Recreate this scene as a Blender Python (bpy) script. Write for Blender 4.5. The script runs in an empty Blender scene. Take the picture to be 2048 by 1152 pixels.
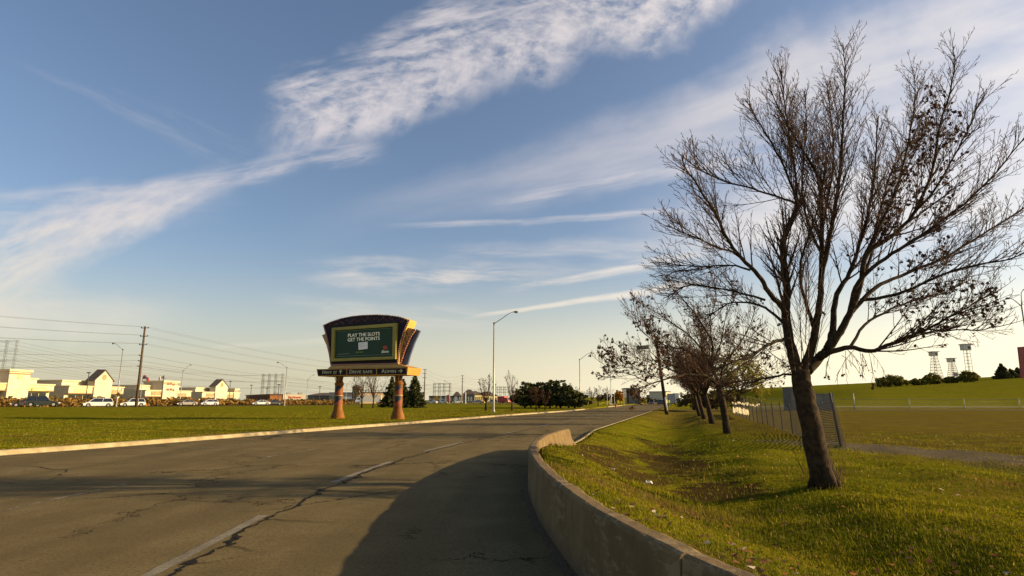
import bpy, math, random
import numpy as np
from mathutils import Vector, Matrix
R_ = math.radians
SC = bpy.context.scene
COL = SC.collection
random.seed(7); RNG = np.random.default_rng(7)

# ---------------------------------------------------------------- camera, world, sun, exposure
CAMZ = 1.6; FPX = 1200.0; PITCH = math.atan(224.0/FPX); SUN_EL = 17.0; SUN_AZ = 88.0
cam_d = bpy.data.cameras.new('camera'); cam = bpy.data.objects.new('camera', cam_d); COL.objects.link(cam)
cam.location = (0, 0, CAMZ); cam.rotation_euler = (math.pi/2+PITCH, 0, 0)
cam_d.sensor_width = 36; cam_d.lens = FPX/2048*36; cam_d.clip_start = 0.05; cam_d.clip_end = 9000
SC.camera = cam
SC.view_settings.view_transform = 'Standard'; SC.view_settings.look = 'None'
SC.view_settings.exposure = 0.72; SC.view_settings.gamma = 1.0
SC.render.engine = 'CYCLES'
SC.cycles.max_bounces = 6; SC.cycles.transparent_max_bounces = 12
cP, sP = math.cos(PITCH), math.sin(PITCH)
def ray(px, py):                     # photo pixel (2048 wide) -> direction with y = 1
    u = (px-1024)/FPX; v = (576-py)/FPX
    y = cP-v*sP; z = sP+v*cP
    return u/y, z/y
def at(px, py, Y):
    a, b = ray(px, py); return Vector((a*Y, Y, CAMZ+b*Y))
def gnd(px, py, z=0.0):
    a, b = ray(px, py); Y = (z-CAMZ)/b; return Vector((a*Y, Y, z))

class E:                              # node expression helper
    nt = None
    def __init__(s, k): s.k = k
    @staticmethod
    def op(o, *a, clamp=False):
        n = E.nt.nodes.new('ShaderNodeMath'); n.operation = o; n.use_clamp = clamp
        for i, x in enumerate(a):
            if isinstance(x, E): E.nt.links.new(x.k, n.inputs[i])
            else: n.inputs[i].default_value = float(x)
        return E(n.outputs[0])
    def __add__(s, o): return E.op('ADD', s, o)
    __radd__ = __add__
    def __sub__(s, o): return E.op('SUBTRACT', s, o)
    def __rsub__(s, o): return E.op('SUBTRACT', o, s)
    def __mul__(s, o): return E.op('MULTIPLY', s, o)
    __rmul__ = __mul__
    def __truediv__(s, o): return E.op('DIVIDE', s, o)
    def abs(s): return E.op('ABSOLUTE', s)
    def max(s, o): return E.op('MAXIMUM', s, o)
    def min(s, o): return E.op('MINIMUM', s, o)
    def pow(s, o): return E.op('POWER', s, o)
    def ss(s, lo, hi, a=0.0, b=1.0):   # smoothstep map range
        n = E.nt.nodes.new('ShaderNodeMapRange'); n.interpolation_type = 'SMOOTHSTEP'
        E.nt.links.new(s.k, n.inputs[0])
        for i, x in enumerate((lo, hi, a, b)):
            if isinstance(x, E): E.nt.links.new(x.k, n.inputs[i+1])
            else: n.inputs[i+1].default_value = float(x)
        return E(n.outputs[0])
def vec(x, y, z=0.0):
    n = E.nt.nodes.new('ShaderNodeCombineXYZ')
    for i, q in enumerate((x, y, z)):
        if isinstance(q, E): E.nt.links.new(q.k, n.inputs[i])
        else: n.inputs[i].default_value = q
    return n.outputs[0]
def noise(v, scale, detail=4, rough=.55, dist=0.0):
    n = E.nt.nodes.new('ShaderNodeTexNoise'); n.inputs['Scale'].default_value = scale
    n.inputs['Detail'].default_value = detail; n.inputs['Roughness'].default_value = rough; n.inputs['Distortion'].default_value = dist
    if v is not None: E.nt.links.new(v, n.inputs['Vector'])
    return E(n.outputs['Fac'])
def mixc(f, a, b, mode='MIX'):
    n = E.nt.nodes.new('ShaderNodeMix'); n.data_type = 'RGBA'; n.blend_type = mode
    for i, x in ((0, f), (6, a), (7, b)):
        if isinstance(x, E): E.nt.links.new(x.k, n.inputs[i])
        elif hasattr(x, 'is_linked'): E.nt.links.new(x, n.inputs[i])
        elif i == 0: n.inputs[0].default_value = x
        else: n.inputs[i].default_value = (*x, 1) if len(x) == 3 else x
    return n.outputs[2]

W = bpy.data.worlds.new('World'); SC.world = W; W.use_nodes = True
nt = W.node_tree; nt.nodes.clear(); E.nt = nt
WS = 0.113
sky = nt.nodes.new('ShaderNodeTexSky'); sky.sky_type = 'NISHITA'; sky.sun_disc = False
sky.sun_elevation = R_(SUN_EL); sky.sun_rotation = R_(SUN_AZ); sky.altitude = 100
sky.air_density = 1.0; sky.dust_density = 2.2; sky.ozone_density = 2.2
tc = nt.nodes.new('ShaderNodeTexCoord')
sp = nt.nodes.new('ShaderNodeSeparateXYZ'); nt.links.new(tc.outputs['Generated'], sp.inputs[0])
dx, dy, dz = (E(o) for o in sp.outputs)
ys = dy.max(0.08); ga = dx/ys; gb = dz/ys
front = dy.ss(0.10, 0.3)
warp = noise(vec(ga, gb, 0.0), 5.0, 4)
def band(p, q, w0, w1, up=1.0, fade=0.12, wn=0.5, fq=(6, 40), thr=(.35, .7), sk=0.0, s=1.0, seed=0.0):
    """soft streaky cloud band between two sky directions; w in photo pixels"""
    a0, b0 = ray(*p); a1, b1 = ray(*q)
    L = math.hypot(a1-a0, b1-b0); ux, uy = (a1-a0)/L, (b1-b0)/L
    ra = ga-a0; rb = gb-b0
    t = (ra*ux+rb*uy)*(1/L)
    d = rb*ux-ra*uy
    n1 = noise(vec(t*L*fq[0]+d*sk, d*fq[1]-t*L*sk*.0, seed), 1.0, 5, .6, .25)
    n0 = warp-0.5
    wid = t.ss(0, 1, w0/FPX, w1/FPX)
    dd = (d+n0*wid*wn*2).abs()/wid
    m = dd.ss(1.0, 0.15)
    ends = t.ss(-fade*.5, fade)*t.ss(1+fade*.5, 1-fade)
    return m*ends*n1.ss(thr[0], thr[1])*s
bands = [
 # the big feathery band, its ragged upper fringe, and its tail to the left
 band((540, 290), (1600, -100), 78, 125, fq=(15, 15), thr=(.24, .72), s=.78, fade=.07, wn=.8, sk=-8),
 band((560, 215), (1250, -110), 95, 120, fq=(9, 20), thr=(.34, .72), s=.75, fade=.08, wn=1.2, sk=20, seed=3),
 band((560, 250), (1500, -100), 110, 150, fq=(38, 46), thr=(.36, .70), s=.55, fade=.08, wn=1.0, sk=24, seed=23),
 band((250, 385), (760, 295), 26, 40, fq=(8, 40), thr=(.3, .7), s=.55, wn=1.0, seed=2),
 band((-260, 640), (440, 350), 150, 50, fq=(7, 20), thr=(.2, .7), s=.95, wn=.9, fade=.2, seed=4),
 band((-200, 430), (420, 400), 60, 60, fq=(4, 22), thr=(.3, .75), s=.6, wn=1.0, fade=.3, seed=5),
 band((-300, 590), (330, 640), 110, 70, fq=(3, 12), thr=(.1, .75), s=.8, wn=1.0, fade=.4, seed=6),
 # veils on the right
 band((780, 420), (2600, 20), 70, 330, fq=(2, 11), thr=(.10, .80), s=.62, wn=.6, fade=.25, seed=7),
 band((1150, 300), (2600, -180), 80, 300, fq=(2.5, 10), thr=(.10, .80), s=.6, wn=.7, fade=.25, seed=8),
 band((1300, 470), (2700, 260), 100, 330, fq=(2, 7), thr=(.05, .75), s=.8, wn=.5, fade=.2, seed=9),
 band((980, 410), (1560, 300), 26, 34, fq=(4, 50), thr=(.3, .75), s=.6, wn=.7, fade=.25, seed=10),
 # fine wisps in the middle
 band((800, 455), (1400, 425), 10, 12, fq=(5, 60), thr=(.3, .7), s=.5, wn=1.4, fade=.2, seed=11),
 band((620, 545), (1120, 560), 45, 34, fq=(6, 40), thr=(.36, .72), s=.75, wn=1.0, fade=.25, seed=12),
 band((1010, 580), (1420, 510), 9, 20, fq=(8, 70), thr=(.25, .7), s=.75, wn=1.2, fade=.15, seed=13),
 band((950, 633), (1400, 566), 6, 13, fq=(12, 60), thr=(.15, .55), s=.8, wn=1.0, fade=.12, seed=14),
 band((820, 520), (1500, 500), 40, 60, fq=(4, 26), thr=(.3, .8), s=.5, wn=1.0, fade=.25, seed=15),
 band((430, 690), (760, 665), 10, 22, fq=(5, 60), thr=(.3, .7), s=.5, wn=1.0, fade=.2, seed=16),
 band((560, 610), (1000, 640), 30, 36, fq=(4, 30), thr=(.35, .75), s=.5, wn=1.0, fade=.25, seed=17),
 band((60, 130), (520, 330), 20, 60, fq=(4, 30), thr=(.4, .8), s=.22, wn=1.0, fade=.3, seed=18),
]
inv = None
for b in bands:
    v = 1.0-b
    inv = v if inv is None else inv*v
cm = (1.0-inv)*front
skyc = E(sky.outputs[0])
base = mixc(1.0, sky.outputs[0], (0.92, .865, .86), 'MULTIPLY')
# thin warm haze low in the sky, thicker towards the sun
hz = dz.ss(0.29, -0.02)
hz2 = hz.pow(1.5)*(dx.ss(-1.0, 1.0, .62, 1.0))
hazec = mixc(dx.ss(-.5, .75), (4.5, 4.1, 2.9), (7.4, 6.6, 4.6))
base2 = mixc(hz2, base, hazec)
cloudc = mixc(dx.ss(-.1, .75), (4.2, 3.85, 3.85), (5.8, 5.25, 4.8))
cloudc2 = mixc(dz.ss(.35, .05), cloudc, mixc(dx.ss(-.1, .75), (4.6, 4.15, 3.4), (6.8, 6.1, 4.9)))
fin = mixc(cm, base2, cloudc2)
bg = nt.nodes.new('ShaderNodeBackground'); nt.links.new(fin, bg.inputs[0]); bg.inputs[1].default_value = WS
wo = nt.nodes.new('ShaderNodeOutputWorld'); nt.links.new(bg.outputs[0], wo.inputs[0])

sl = bpy.data.lights.new('sun', 'SUN'); sl.energy = 5.0; sl.angle = R_(0.5); sl.color = (1.0, .76, .42)
sun = bpy.data.objects.new('sun', sl); COL.objects.link(sun)
sdir = Vector((math.sin(R_(SUN_AZ))*math.cos(R_(SUN_EL)), math.cos(R_(SUN_AZ))*math.cos(R_(SUN_EL)), math.sin(R_(SUN_EL))))
sun.rotation_euler = sdir.to_track_quat('Z', 'Y').to_euler()

# ---------------------------------------------------------------- object helpers
def tag(o, label=None, cat=None, group=None, kind=None):
    if label: o['label'] = label
    if cat: o['category'] = cat
    if group: o['group'] = group
    if kind: o['kind'] = kind
    return o
def thing(name, label, cat, loc=(0, 0, 0), rz=0.0, group=None):
    o = bpy.data.objects.new(name, None); o.empty_display_size = .2; COL.objects.link(o)
    o.location = loc; o.rotation_euler = (0, 0, rz)
    return tag(o, label, cat, group)
class MB:
    def __init__(s): s.v = []; s.f = []
    def add(s, vs, fs):
        b = len(s.v); s.v.extend(tuple(q) for q in vs); s.f.extend(tuple(b+i for i in f) for f in fs); return s
    def box(s, x0, x1, y0, y1, z0, z1):
        return s.add([(x0,y0,z0),(x1,y0,z0),(x1,y1,z0),(x0,y1,z0),(x0,y0,z1),(x1,y0,z1),(x1,y1,z1),(x0,y1,z1)],
                     [(0,3,2,1),(4,5,6,7),(0,1,5,4),(1,2,6,5),(2,3,7,6),(3,0,4,7)])
    def bar(s, p, q, w, h=None, n=4):
        return s.tube([p, q], [w/2, (w if h is None else h)/2], n)
    def tube(s, pts, rad, n=6, cap=True):
        pts = [Vector(p) for p in pts]
        if len(pts) < 2: return s
        b = len(s.v); t = (pts[1]-pts[0]).normalized()
        u = t.orthogonal().normalized()
        for i, p in enumerate(pts):
            if i == 0: d = pts[1]-pts[0]
            elif i == len(pts)-1: d = pts[-1]-pts[-2]
            else: d = pts[i+1]-pts[i-1]
            d = d.normalized()
            u = (u-d*u.dot(d))
            u = u.normalized() if u.length > 1e-6 else d.orthogonal().normalized()
            w = d.cross(u); r = rad[i]
            for k in range(n):
                a = 2*math.pi*(k+.5)/n; c_, s_ = math.cos(a)*r, math.sin(a)*r
                s.v.append((p.x+u.x*c_+w.x*s_, p.y+u.y*c_+w.y*s_, p.z+u.z*c_+w.z*s_))
        for i in range(len(pts)-1):
            for k in range(n):
                a0 = b+i*n+k; a1 = b+i*n+(k+1) % n
                s.f.append((a0, a1, a1+n, a0+n))
        if cap:
            s.f.append(tuple(b+k for k in range(n))[::-1]); e = b+(len(pts)-1)*n
            s.f.append(tuple(e+k for k in range(n)))
        return s
    def lathe(s, prof, cx=0, cy=0, n=24, z0=0):
        b = len(s.v)
        for r, z in prof:
            for k in range(n):
                a = 2*math.pi*k/n; s.v.append((cx+r*math.cos(a), cy+r*math.sin(a), z0+z))
        for i in range(len(prof)-1):
            for k in range(n):
                a0 = b+i*n+k; a1 = b+i*n+(k+1) % n; s.f.append((a0, a1, a1+n, a0+n))
        s.f.append(tuple(b+k for k in range(n))[::-1]); e = b+(len(prof)-1)*n
        s.f.append(tuple(e+k for k in range(n)))
        return s
    def prism(s, poly, d0, d1, fn):     # polygon of (a,b) extruded between depths, fn(a,b,d) -> xyz
        n = len(poly)
        vs = [fn(a, b, d0) for a, b in poly]+[fn(a, b, d1) for a, b in poly]
        fs = [tuple(range(n)), tuple(range(n, 2*n))[::-1]]
        fs += [(i, i+n, (i+1) % n+n, (i+1) % n) for i in range(n)]
        return s.add(vs, fs)
def fixn(me):
    import bmesh
    bm = bmesh.new(); bm.from_mesh(me); bmesh.ops.recalc_face_normals(bm, faces=bm.faces); bm.to_mesh(me); bm.free()
def obj(name, mb, m, parent=None, smooth=False, label=None, cat=None, group=None, kind=None, world=False, fix=True, bevel=0):
    me = bpy.data.meshes.new(name); me.from_pydata(mb.v, [], mb.f)
    if world and parent is not None:
        me.transform(parent_world(parent).inverted())
    if fix: fixn(me)
    me.materials.append(m)
    if smooth:
        me.polygons.foreach_set('use_smooth', [True]*len(me.polygons))
    o = bpy.data.objects.new(name, me); COL.objects.link(o)
    if parent is not None: o.parent = parent
    if bevel:
        md = o.modifiers.new('bevel', 'BEVEL'); md.width = bevel; md.segments = 2; md.limit_method = 'ANGLE'
    return tag(o, label, cat, group, kind)
def parent_world(o):
    M = Matrix.LocRotScale(o.location, o.rotation_euler, o.scale)
    return parent_world(o.parent) @ M if o.parent else M
def dup(root, loc, rz=None, label=None, group=None, scale=None):
    r = root.copy(); COL.objects.link(r); r.location = loc
    if rz is not None: r.rotation_euler = (0, 0, rz)
    if scale: r.scale = (scale,)*3
    if label: r['label'] = label
    if group: r['group'] = group
    for ch in list(root.children):
        c = ch.copy(); COL.objects.link(c); c.parent = r
        for g in ch.children:
            d = g.copy(); COL.objects.link(d); d.parent = c
    return r

# ---------------------------------------------------------------- materials
MATS = {}
def mat(name, col, rough=.7, col2=None, scale=6.0, metal=0.0, bump=0.0, bscale=40.0, spec=.5, emit=None, detail=5, thr=(.35, .65), coat=0.0):
    if name in MATS: return MATS[name]
    m = bpy.data.materials.new(name); m.use_nodes = True; nt = m.node_tree; E.nt = nt
    if rough > .75 and spec == .5: spec = .12
    p = nt.nodes['Principled BSDF']
    p.inputs['Base Color'].default_value = (*col, 1); p.inputs['Roughness'].default_value = rough
    p.inputs['Metallic'].default_value = metal; p.inputs['Specular IOR Level'].default_value = spec
    p.inputs['Coat Weight'].default_value = coat
    tcn = nt.nodes.new('ShaderNodeTexCoord')
    if col2 is not None:
        n = noise(tcn.outputs['Object'], scale, detail)
        nt.links.new(mixc(n.ss(*thr), col, col2), p.inputs['Base Color'])
    if bump:
        n = noise(tcn.outputs['Object'], bscale, 5)
        b = nt.nodes.new('ShaderNodeBump'); b.inputs['Strength'].default_value = bump; b.inputs['Distance'].default_value = .02
        nt.links.new(n.k, b.inputs['Height']); nt.links.new(b.outputs[0], p.inputs['Normal'])
    if emit:
        p.inputs['Emission Color'].default_value = (*emit[0], 1); p.inputs['Emission Strength'].default_value = emit[1]
    MATS[name] = m
    return m
def darken(c, k): return tuple(x*k for x in c)
# ---------------------------------------------------------------- terrain and road lines
def smooth_line(ks, vs, sig=1.5, k1=None):
    yy = np.arange(-30, 420, .25); v = np.interp(yy, ks, vs)
    lo = yy < ks[0]; v[lo] = vs[0]+(yy[lo]-ks[0])*((vs[1]-vs[0])/(ks[1]-ks[0]))*0.3
    hi = yy > ks[-1]; s = (vs[-1]-vs[-2])/(ks[-1]-ks[-2]); v[hi] = vs[-1]+(yy[hi]-ks[-1])*s
    g = np.exp(-.5*(np.arange(-24, 25)*.25/sig)**2); g /= g.sum()
    vp = np.concatenate([v[0]-(v[1]-v[0])*np.arange(24, 0, -1), v, v[-1]+(v[-1]-v[-2])*np.arange(1, 25)])
    v2 = np.convolve(vp, g, 'valid')
    def f(y):
        y = np.asarray(y, float); r = np.interp(y, yy, v2)
        return r+np.where(y > yy[-1], (y-yy[-1])*s, 0)
    return f
ml = [gnd(x, y) for x, y in ((300, 1152), (522, 1031), (660, 965), (781, 923), (845, 903), (928, 884), (1000, 869), (1069, 855), (1126, 844), (1164, 837))]
Mx = smooth_line([-10, 0]+[p.y for p in ml]+[ml[-1].y+60], [-3.1, -3.2]+[p.x for p in ml]+[ml[-1].x+16.2], 1.6)
WALLZ = .69
wl_ = [gnd(x, y, WALLZ) for x, y in ((1374,1113),(1271,1065),(1216,1035),(1162,1002),(1119,970),(1092,948),(1073,929),(1057,904),(1057,891),(1065,881),(1081,871),(1108,862),(1133,856))]
w0_ = gnd(1528, 1152, WALLZ); WEND = wl_[-1].y
Rx = smooth_line([-10, 0, 1.8, w0_.y]+[p.y for p in wl_]+[24.5, 30.5, 82, 120], [7.0, 2.6, 1.62, w0_.x-.16]+[p.x for p in wl_]+[2.75, 3.95, 18.6, 29.3], .4)
kl = [gnd(-400, 938, .0), gnd(0, 912, 0), gnd(300, 889, 0), gnd(650, 861, 0), gnd(860, 845, 0), gnd(1000, 833, 0), gnd(1135, 823, 0)]
Lx = smooth_line([-10]+[p.y for p in kl]+[150, 250], [kl[0].x-4]+[p.x for p in kl]+[kl[-1].x+(150-kl[-1].y)*.27, kl[-1].x+(250-kl[-1].y)*.27], 2.0)
def ss(a, b, x):
    t = np.clip((x-a)/(b-a), 0, 1); return t*t*(3-2*t)
def wav(x, y):
    return (np.sin(x*.9+1.3*np.sin(y*.31))*np.sin(y*.55+.7*np.sin(x*.4))*.5+np.sin(x*.31+y*.23)*.5
            + .35*np.sin(x*2.3+y*.4)*np.sin(y*1.9-x*.6))
def zt(x, y):
    x = np.asarray(x, float); y = np.asarray(y, float)
    L = Lx(y); R = Rx(y)
    d = x-R
    h0 = .13+.42*(1-ss(13, 22, y))
    dep = .38*(1-ss(70, 92, y))
    d2 = d-.35
    zr = np.where(d2 < 3.0, h0+(-dep-h0)*ss(-.3, 3.0, d2), -dep+dep*ss(3.0, 6.0, d2))
    zr = zr+(wav(x, y)*.055+.035*np.sin(x*3.1+1.7*np.sin(y*1.3))*np.sin(y*2.6+np.sin(x*1.9)))*ss(.3, 1.5, d)*(1-ss(40, 90, y))
    # embankment on the right
    crest = np.clip(2.2+(x-66)*.0605, 0, 14)*ss(30, 60, x)
    zr = zr+crest*ss(150, 188, y-0.0)*ss(20, 60, d)*(1-.0*y)+0
    low = .9*ss(100, 135, y)*(1-ss(150, 175, y))*0
    e = L-x
    zl = .15+.35*ss(15, 80, e)*(1-ss(95, 125, y))+wav(x*.4, y*.4)*.06*ss(1, 8, e)*(1-ss(90, 120, y))
    # low rise left of the far road
    hx = x-(Lx(y)-9); zl = zl+2.6*ss(175, 260, y)*ss(-45, -12, hx)*(hx < 0)*1.0
    return np.where(x > R, zr+low, np.where(x < L, zl, -.05))
ys_ = np.unique(np.concatenate([np.arange(-12, 0, 1.0), np.arange(0, 30, .25), np.arange(30, 80, .8), np.arange(80, 260, 2.5), np.arange(260, 600, 15), np.geomspace(600, 6000, 14)]))
dr = np.concatenate([[0.0, .05, .13], np.arange(.17, 16, .22), np.arange(16, 60, 1.2), np.arange(60, 260, 5), np.geomspace(260, 5000, 16)])
dl = np.concatenate([[0.0, .08, .17], np.arange(.23, 20, .6), np.arange(20, 220, 3), np.geomspace(220, 5000, 18)])
rows = []
for y in ys_:
    L, R = float(Lx(y)), float(Rx(y))
    rows.append(np.concatenate([L-dl[::-1], np.linspace(L+.02, R-.02, 6), R+dr]))
GX = np.array(rows); GY = np.repeat(ys_[:, None], GX.shape[1], 1)
GZ = zt(GX, GY)
nl = len(dl)
GZ[:, nl-3:nl] = -.06; GZ[:, nl+6:nl+9] = -.06; wz = ys_ < WEND+.1; GZ[wz, nl+8] = .25
GZ[:, nl:nl+6] = -.05
nr, nc = GX.shape
me = bpy.data.meshes.new('ground'); V = np.stack([GX, GY, GZ], -1).reshape(-1, 3)
i, j = np.meshgrid(np.arange(nr-1), np.arange(nc-1), indexing='ij'); a = (i*nc+j).ravel()
F = np.stack([a, a+1, a+nc+1, a+nc], -1)
def np_mesh(name, V, F, m, attrs=None, smooth=False):
    me = bpy.data.meshes.new(name); k = F.shape[1]
    me.vertices.add(len(V)); me.vertices.foreach_set('co', V.astype(np.float32).ravel())
    me.loops.add(F.size); me.loops.foreach_set('vertex_index', F.astype(np.int32).ravel())
    me.polygons.add(len(F)); me.polygons.foreach_set('loop_start', np.arange(0, F.size, k, dtype=np.int32))
    if attrs is not None:
        at_ = me.color_attributes.new('tint', 'FLOAT_COLOR', 'POINT'); at_.data.foreach_set('color', attrs.astype(np.float32).ravel())
    me.update(); me.validate()
    if smooth: me.polygons.foreach_set('use_smooth', [True]*len(me.polygons))
    me.materials.append(m)
    o = bpy.data.objects.new(name, me); COL.objects.link(o)
    return o

def grass_mat():
    m = bpy.data.materials.new('grass ground'); m.use_nodes = True; nt = m.node_tree; E.nt = nt
    p = nt.nodes['Principled BSDF']; p.inputs['Roughness'].default_value = 1; p.inputs['Specular IOR Level'].default_value = .0
    tcn = nt.nodes.new('ShaderNodeTexCoord'); s = nt.nodes.new('ShaderNodeSeparateXYZ'); nt.links.new(tcn.outputs['Object'], s.inputs[0])
    X, Y = E(s.outputs[0]), E(s.outputs[1]); V = vec(X, Y)
    big = noise(V, .12, 4); mid = noise(V, .9, 5); fine = noise(V, 14, 6, .7); fine2 = noise(V, 60, 3, .7)
    stretch = noise(vec(X*.25, Y*1.0), 1.2, 5, .65)
    g = mixc(mid.ss(.36, .62), (.122, .128, .008), (.215, .190, .010))
    g = mixc(big.ss(.4, .65)*.6, g, (.21, .165, .014))
    g = mixc(fine.ss(.35, .75)*.75, g, (.044, .048, .005))
    g = mixc(fine2.ss(.62, .8)*.35, g, (.22, .19, .06))
    # bare brown patches: right-hand field, ditch, worn strip by the road
    br = mixc(fine.ss(.3, .7), (.150, .088, .030), (.070, .042, .012))
    fld = (stretch*.7+noise(vec(X*.5, Y*1.6), 2.5, 5, .7)*.3).ss(.38, .54)*X.ss(9.5, 14)*Y.ss(126, 118)*.62
    g = mixc(X.ss(10, 15)*Y.ss(126, 118)*.18, g, (.17, .125, .030))
    g = mixc(fld, g, br)
    fl2 = noise(vec(X*.05, Y*.13), 1.6, 4, .65).ss(.46, .60)*X.ss(12, 20)*Y.ss(125, 105)
    g = mixc(fl2*.5, g, mixc(mid.ss(.35, .65), (.16, .105, .035), (.095, .065, .02)))
    # worn bare track crossing the field on the right
    tr = ((X-(Y*-.32+18.9)).abs()+(mid-.5)*2.2).ss(2.6, .9)*Y.ss(8, 12)*Y.ss(27, 22)
    tr2 = ((Y-15.7-(X-14)*.55)*1.0+(mid-.5)*2.5).abs().ss(1.7, .7)*X.ss(10.5, 13.5)
    g = mixc(tr.max(tr2)*fine.ss(.2, .5)*.9, g, mixc(fine.ss(.3, .7), (.17, .14, .10), (.10, .08, .055)))
    gv = ((X-5.3).pow(2)*.28+(Y-22.5).pow(2)*.05).pow(.5)
    mid2 = noise(V, 2.6, 5, .7)
    def patch(x, y, rx, ry): return (((X-x).abs()*(1/rx)).pow(2)+((Y-y).abs()*(1/ry)).pow(2)+(mid-.5)*3.0+(mid2-.5)*3.5+(fine-.5)).ss(1.05, .45)
    pa = patch(2.7, 15.6, 1.3, 2.8).max(patch(4.3, 13.7, 1.2, 1.5)).max(patch(4.9, 19.5, 1.1, 4.2)).max(patch(2.9, 19.5, 1.2, 2.6)).max(patch(6.3, 26, .7, 5)*.8)
    g = mixc(pa*.9, g, mixc(fine.ss(.3, .7), (.085, .052, .020), (.035, .022, .009)))
    hl = noise(vec(X*.05, Y*.35), 1.5, 5, .7).ss(.4, .65)*Y.ss(140, 155)*X.ss(30, 50)
    g = mixc(hl*.6, g, (.075, .085, .010))
    far = Y.ss(60, 140)
    g = mixc(far*.45, g, (.172, .156, .012))
    nt.links.new(g, p.inputs['Base Color'])
    b = nt.nodes.new('ShaderNodeBump'); b.inputs['Strength'].default_value = 1.0; b.inputs['Distance'].default_value = .09
    nt.links.new((fine*.7+mid*.3+fine2*.3+noise(V, 4, 4)*.8).k, b.inputs['Height']); nt.links.new(b.outputs[0], p.inputs['Normal'])
    return m
GRASS = grass_mat()
ground = np_mesh('ground', V, F, GRASS, smooth=True); tag(ground, kind='structure')

def asphalt_mat(name='asphalt', tone=1.0):
    m = bpy.data.materials.new(name); m.use_nodes = True; nt = m.node_tree; E.nt = nt
    p = nt.nodes['Principled BSDF']; p.inputs['Roughness'].default_value = 1; p.inputs['Specular IOR Level'].default_value = .02
    tcn = nt.nodes.new('ShaderNodeTexCoord'); s = nt.nodes.new('ShaderNodeSeparateXYZ'); nt.links.new(tcn.outputs['Object'], s.inputs[0])
    X, Y = E(s.outputs[0]), E(s.outputs[1]); V = vec(X, Y)
    g1 = noise(V, 95, 3, .75); g2 = noise(V, 1.1, 5); g3 = noise(vec(X*1.0, Y*.12), .8, 4); g4 = noise(V, 28, 4, .7)
    c = mixc(g2.ss(.3, .7), darken((.130, .098, .046), tone), darken((.168, .128, .061), tone))
    c = mixc(g3.ss(.42, .62)*.6, c, darken((.100, .075, .037), tone))
    c = mixc(noise(V, 9, 4, .7).ss(.5, .7)*.35, c, darken((.060, .045, .022), tone))
    c = mixc(g4.ss(.45, .68)*.7, c, darken((.060, .045, .022), tone))
    c = mixc(g1.ss(.55, .72)*.8, c, darken((.25, .20, .115), tone))
    c = mixc(g1.ss(.46, .32)*.85, c, darken((.035, .030, .024), tone))
    # hairline cracks
    vo = nt.nodes.new('ShaderNodeTexVoronoi'); vo.feature = 'DISTANCE_TO_EDGE'; vo.inputs['Scale'].default_value = .33
    wv = noise(V, 1.6, 5, .7); w2 = noise(V, 6, 3, .7)
    nt.links.new(vec(X+wv*1.8+w2*.3, Y*.7+wv*1.6-w2*.3), vo.inputs['Vector'])
    cr = E(vo.outputs['Distance']).ss(.011, .003)*noise(V, .25, 3).ss(.47, .56)
    c = mixc(cr*.8, c, (.022, .018, .014))
    nt.links.new(c, p.inputs['Base Color'])
    b = nt.nodes.new('ShaderNodeBump'); b.inputs['Strength'].default_value = .8; b.inputs['Distance'].default_value = .012
    nt.links.new((g1+g4*.6-cr*2.0).k, b.inputs['Height']); nt.links.new(b.outputs[0], p.inputs['Normal'])
    return m
ASPH = asphalt_mat(tone=1.14)
def strip(name, ys, xl, xr, z, m, cols=2, parent=None):
    mb = MB(); n = cols
    for y in ys:
        a, b = float(xl(y)), float(xr(y))
        for k in range(n): mb.v.append((a+(b-a)*k/(n-1), y, z if not callable(z) else z(a+(b-a)*k/(n-1), y)))
    for r in range(len(ys)-1):
        for k in range(n-1): mb.f.append((r*n+k, r*n+k+1, r*n+n+k+1, r*n+n+k))
    return obj(name, mb, m, parent)
yr = np.concatenate([np.arange(-12, 40, .5), np.arange(40, 400, 4)])
road = strip('road', yr, lambda y: Lx(y)+.0, lambda y: Rx(y)-.0, 0.0, ASPH, 4); tag(road, kind='structure')

# worn lane paint
def paint_mat(wear=0.0):
    m = bpy.data.materials.new('worn road paint'); m.use_nodes = True; nt = m.node_tree; E.nt = nt
    p = nt.nodes['Principled BSDF']; p.inputs['Roughness'].default_value = .8
    tcn = nt.nodes.new('ShaderNodeTexCoord')
    f = noise(tcn.outputs['Object'], 35, 6, .8); g = noise(tcn.outputs['Object'], 3, 4, .7)
    w = (f+g*.5).ss(.64, .86)
    nt.links.new(mixc(w, (.23, .195, .125), (.11, .085, .045)), p.inputs['Base Color'])
    tr = nt.nodes.new('ShaderNodeBsdfTransparent'); mx = nt.nodes.new('ShaderNodeMixShader')
    nt.links.new((f*.6+g*.6+wear).ss(.70, .80).k, mx.inputs[0]); nt.links.new(p.outputs[0], mx.inputs[1]); nt.links.new(tr.outputs[0], mx.inputs[2])
    nt.links.new(mx.outputs[0], nt.nodes['Material Output'].inputs[0])
    return m
PAINT = paint_mat()
def jag(n, amp): return [random.uniform(-amp, amp) for _ in range(n)]
def ribbon(mb, fn, y0, y1, w, step=.12, amp=.0, z=.004, taper=False):
    n = max(2, int((y1-y0)/step)+1); b = len(mb.v)
    for i in range(n):
        y = y0+(y1-y0)*i/(n-1); x = float(fn(y)); k = w/2
        if taper: k *= .25+.75*math.sin(math.pi*min(1, max(0, (i+.5)/n)))**.4
        mb.v.append((x-k-random.uniform(-amp, amp), y, z)); mb.v.append((x+k+random.uniform(-amp, amp), y, z))
    for i in range(n-1): mb.f.append((b+2*i, b+2*i+1, b+2*i+3, b+2*i+2))
mk = MB(); mk2 = MB()
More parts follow.
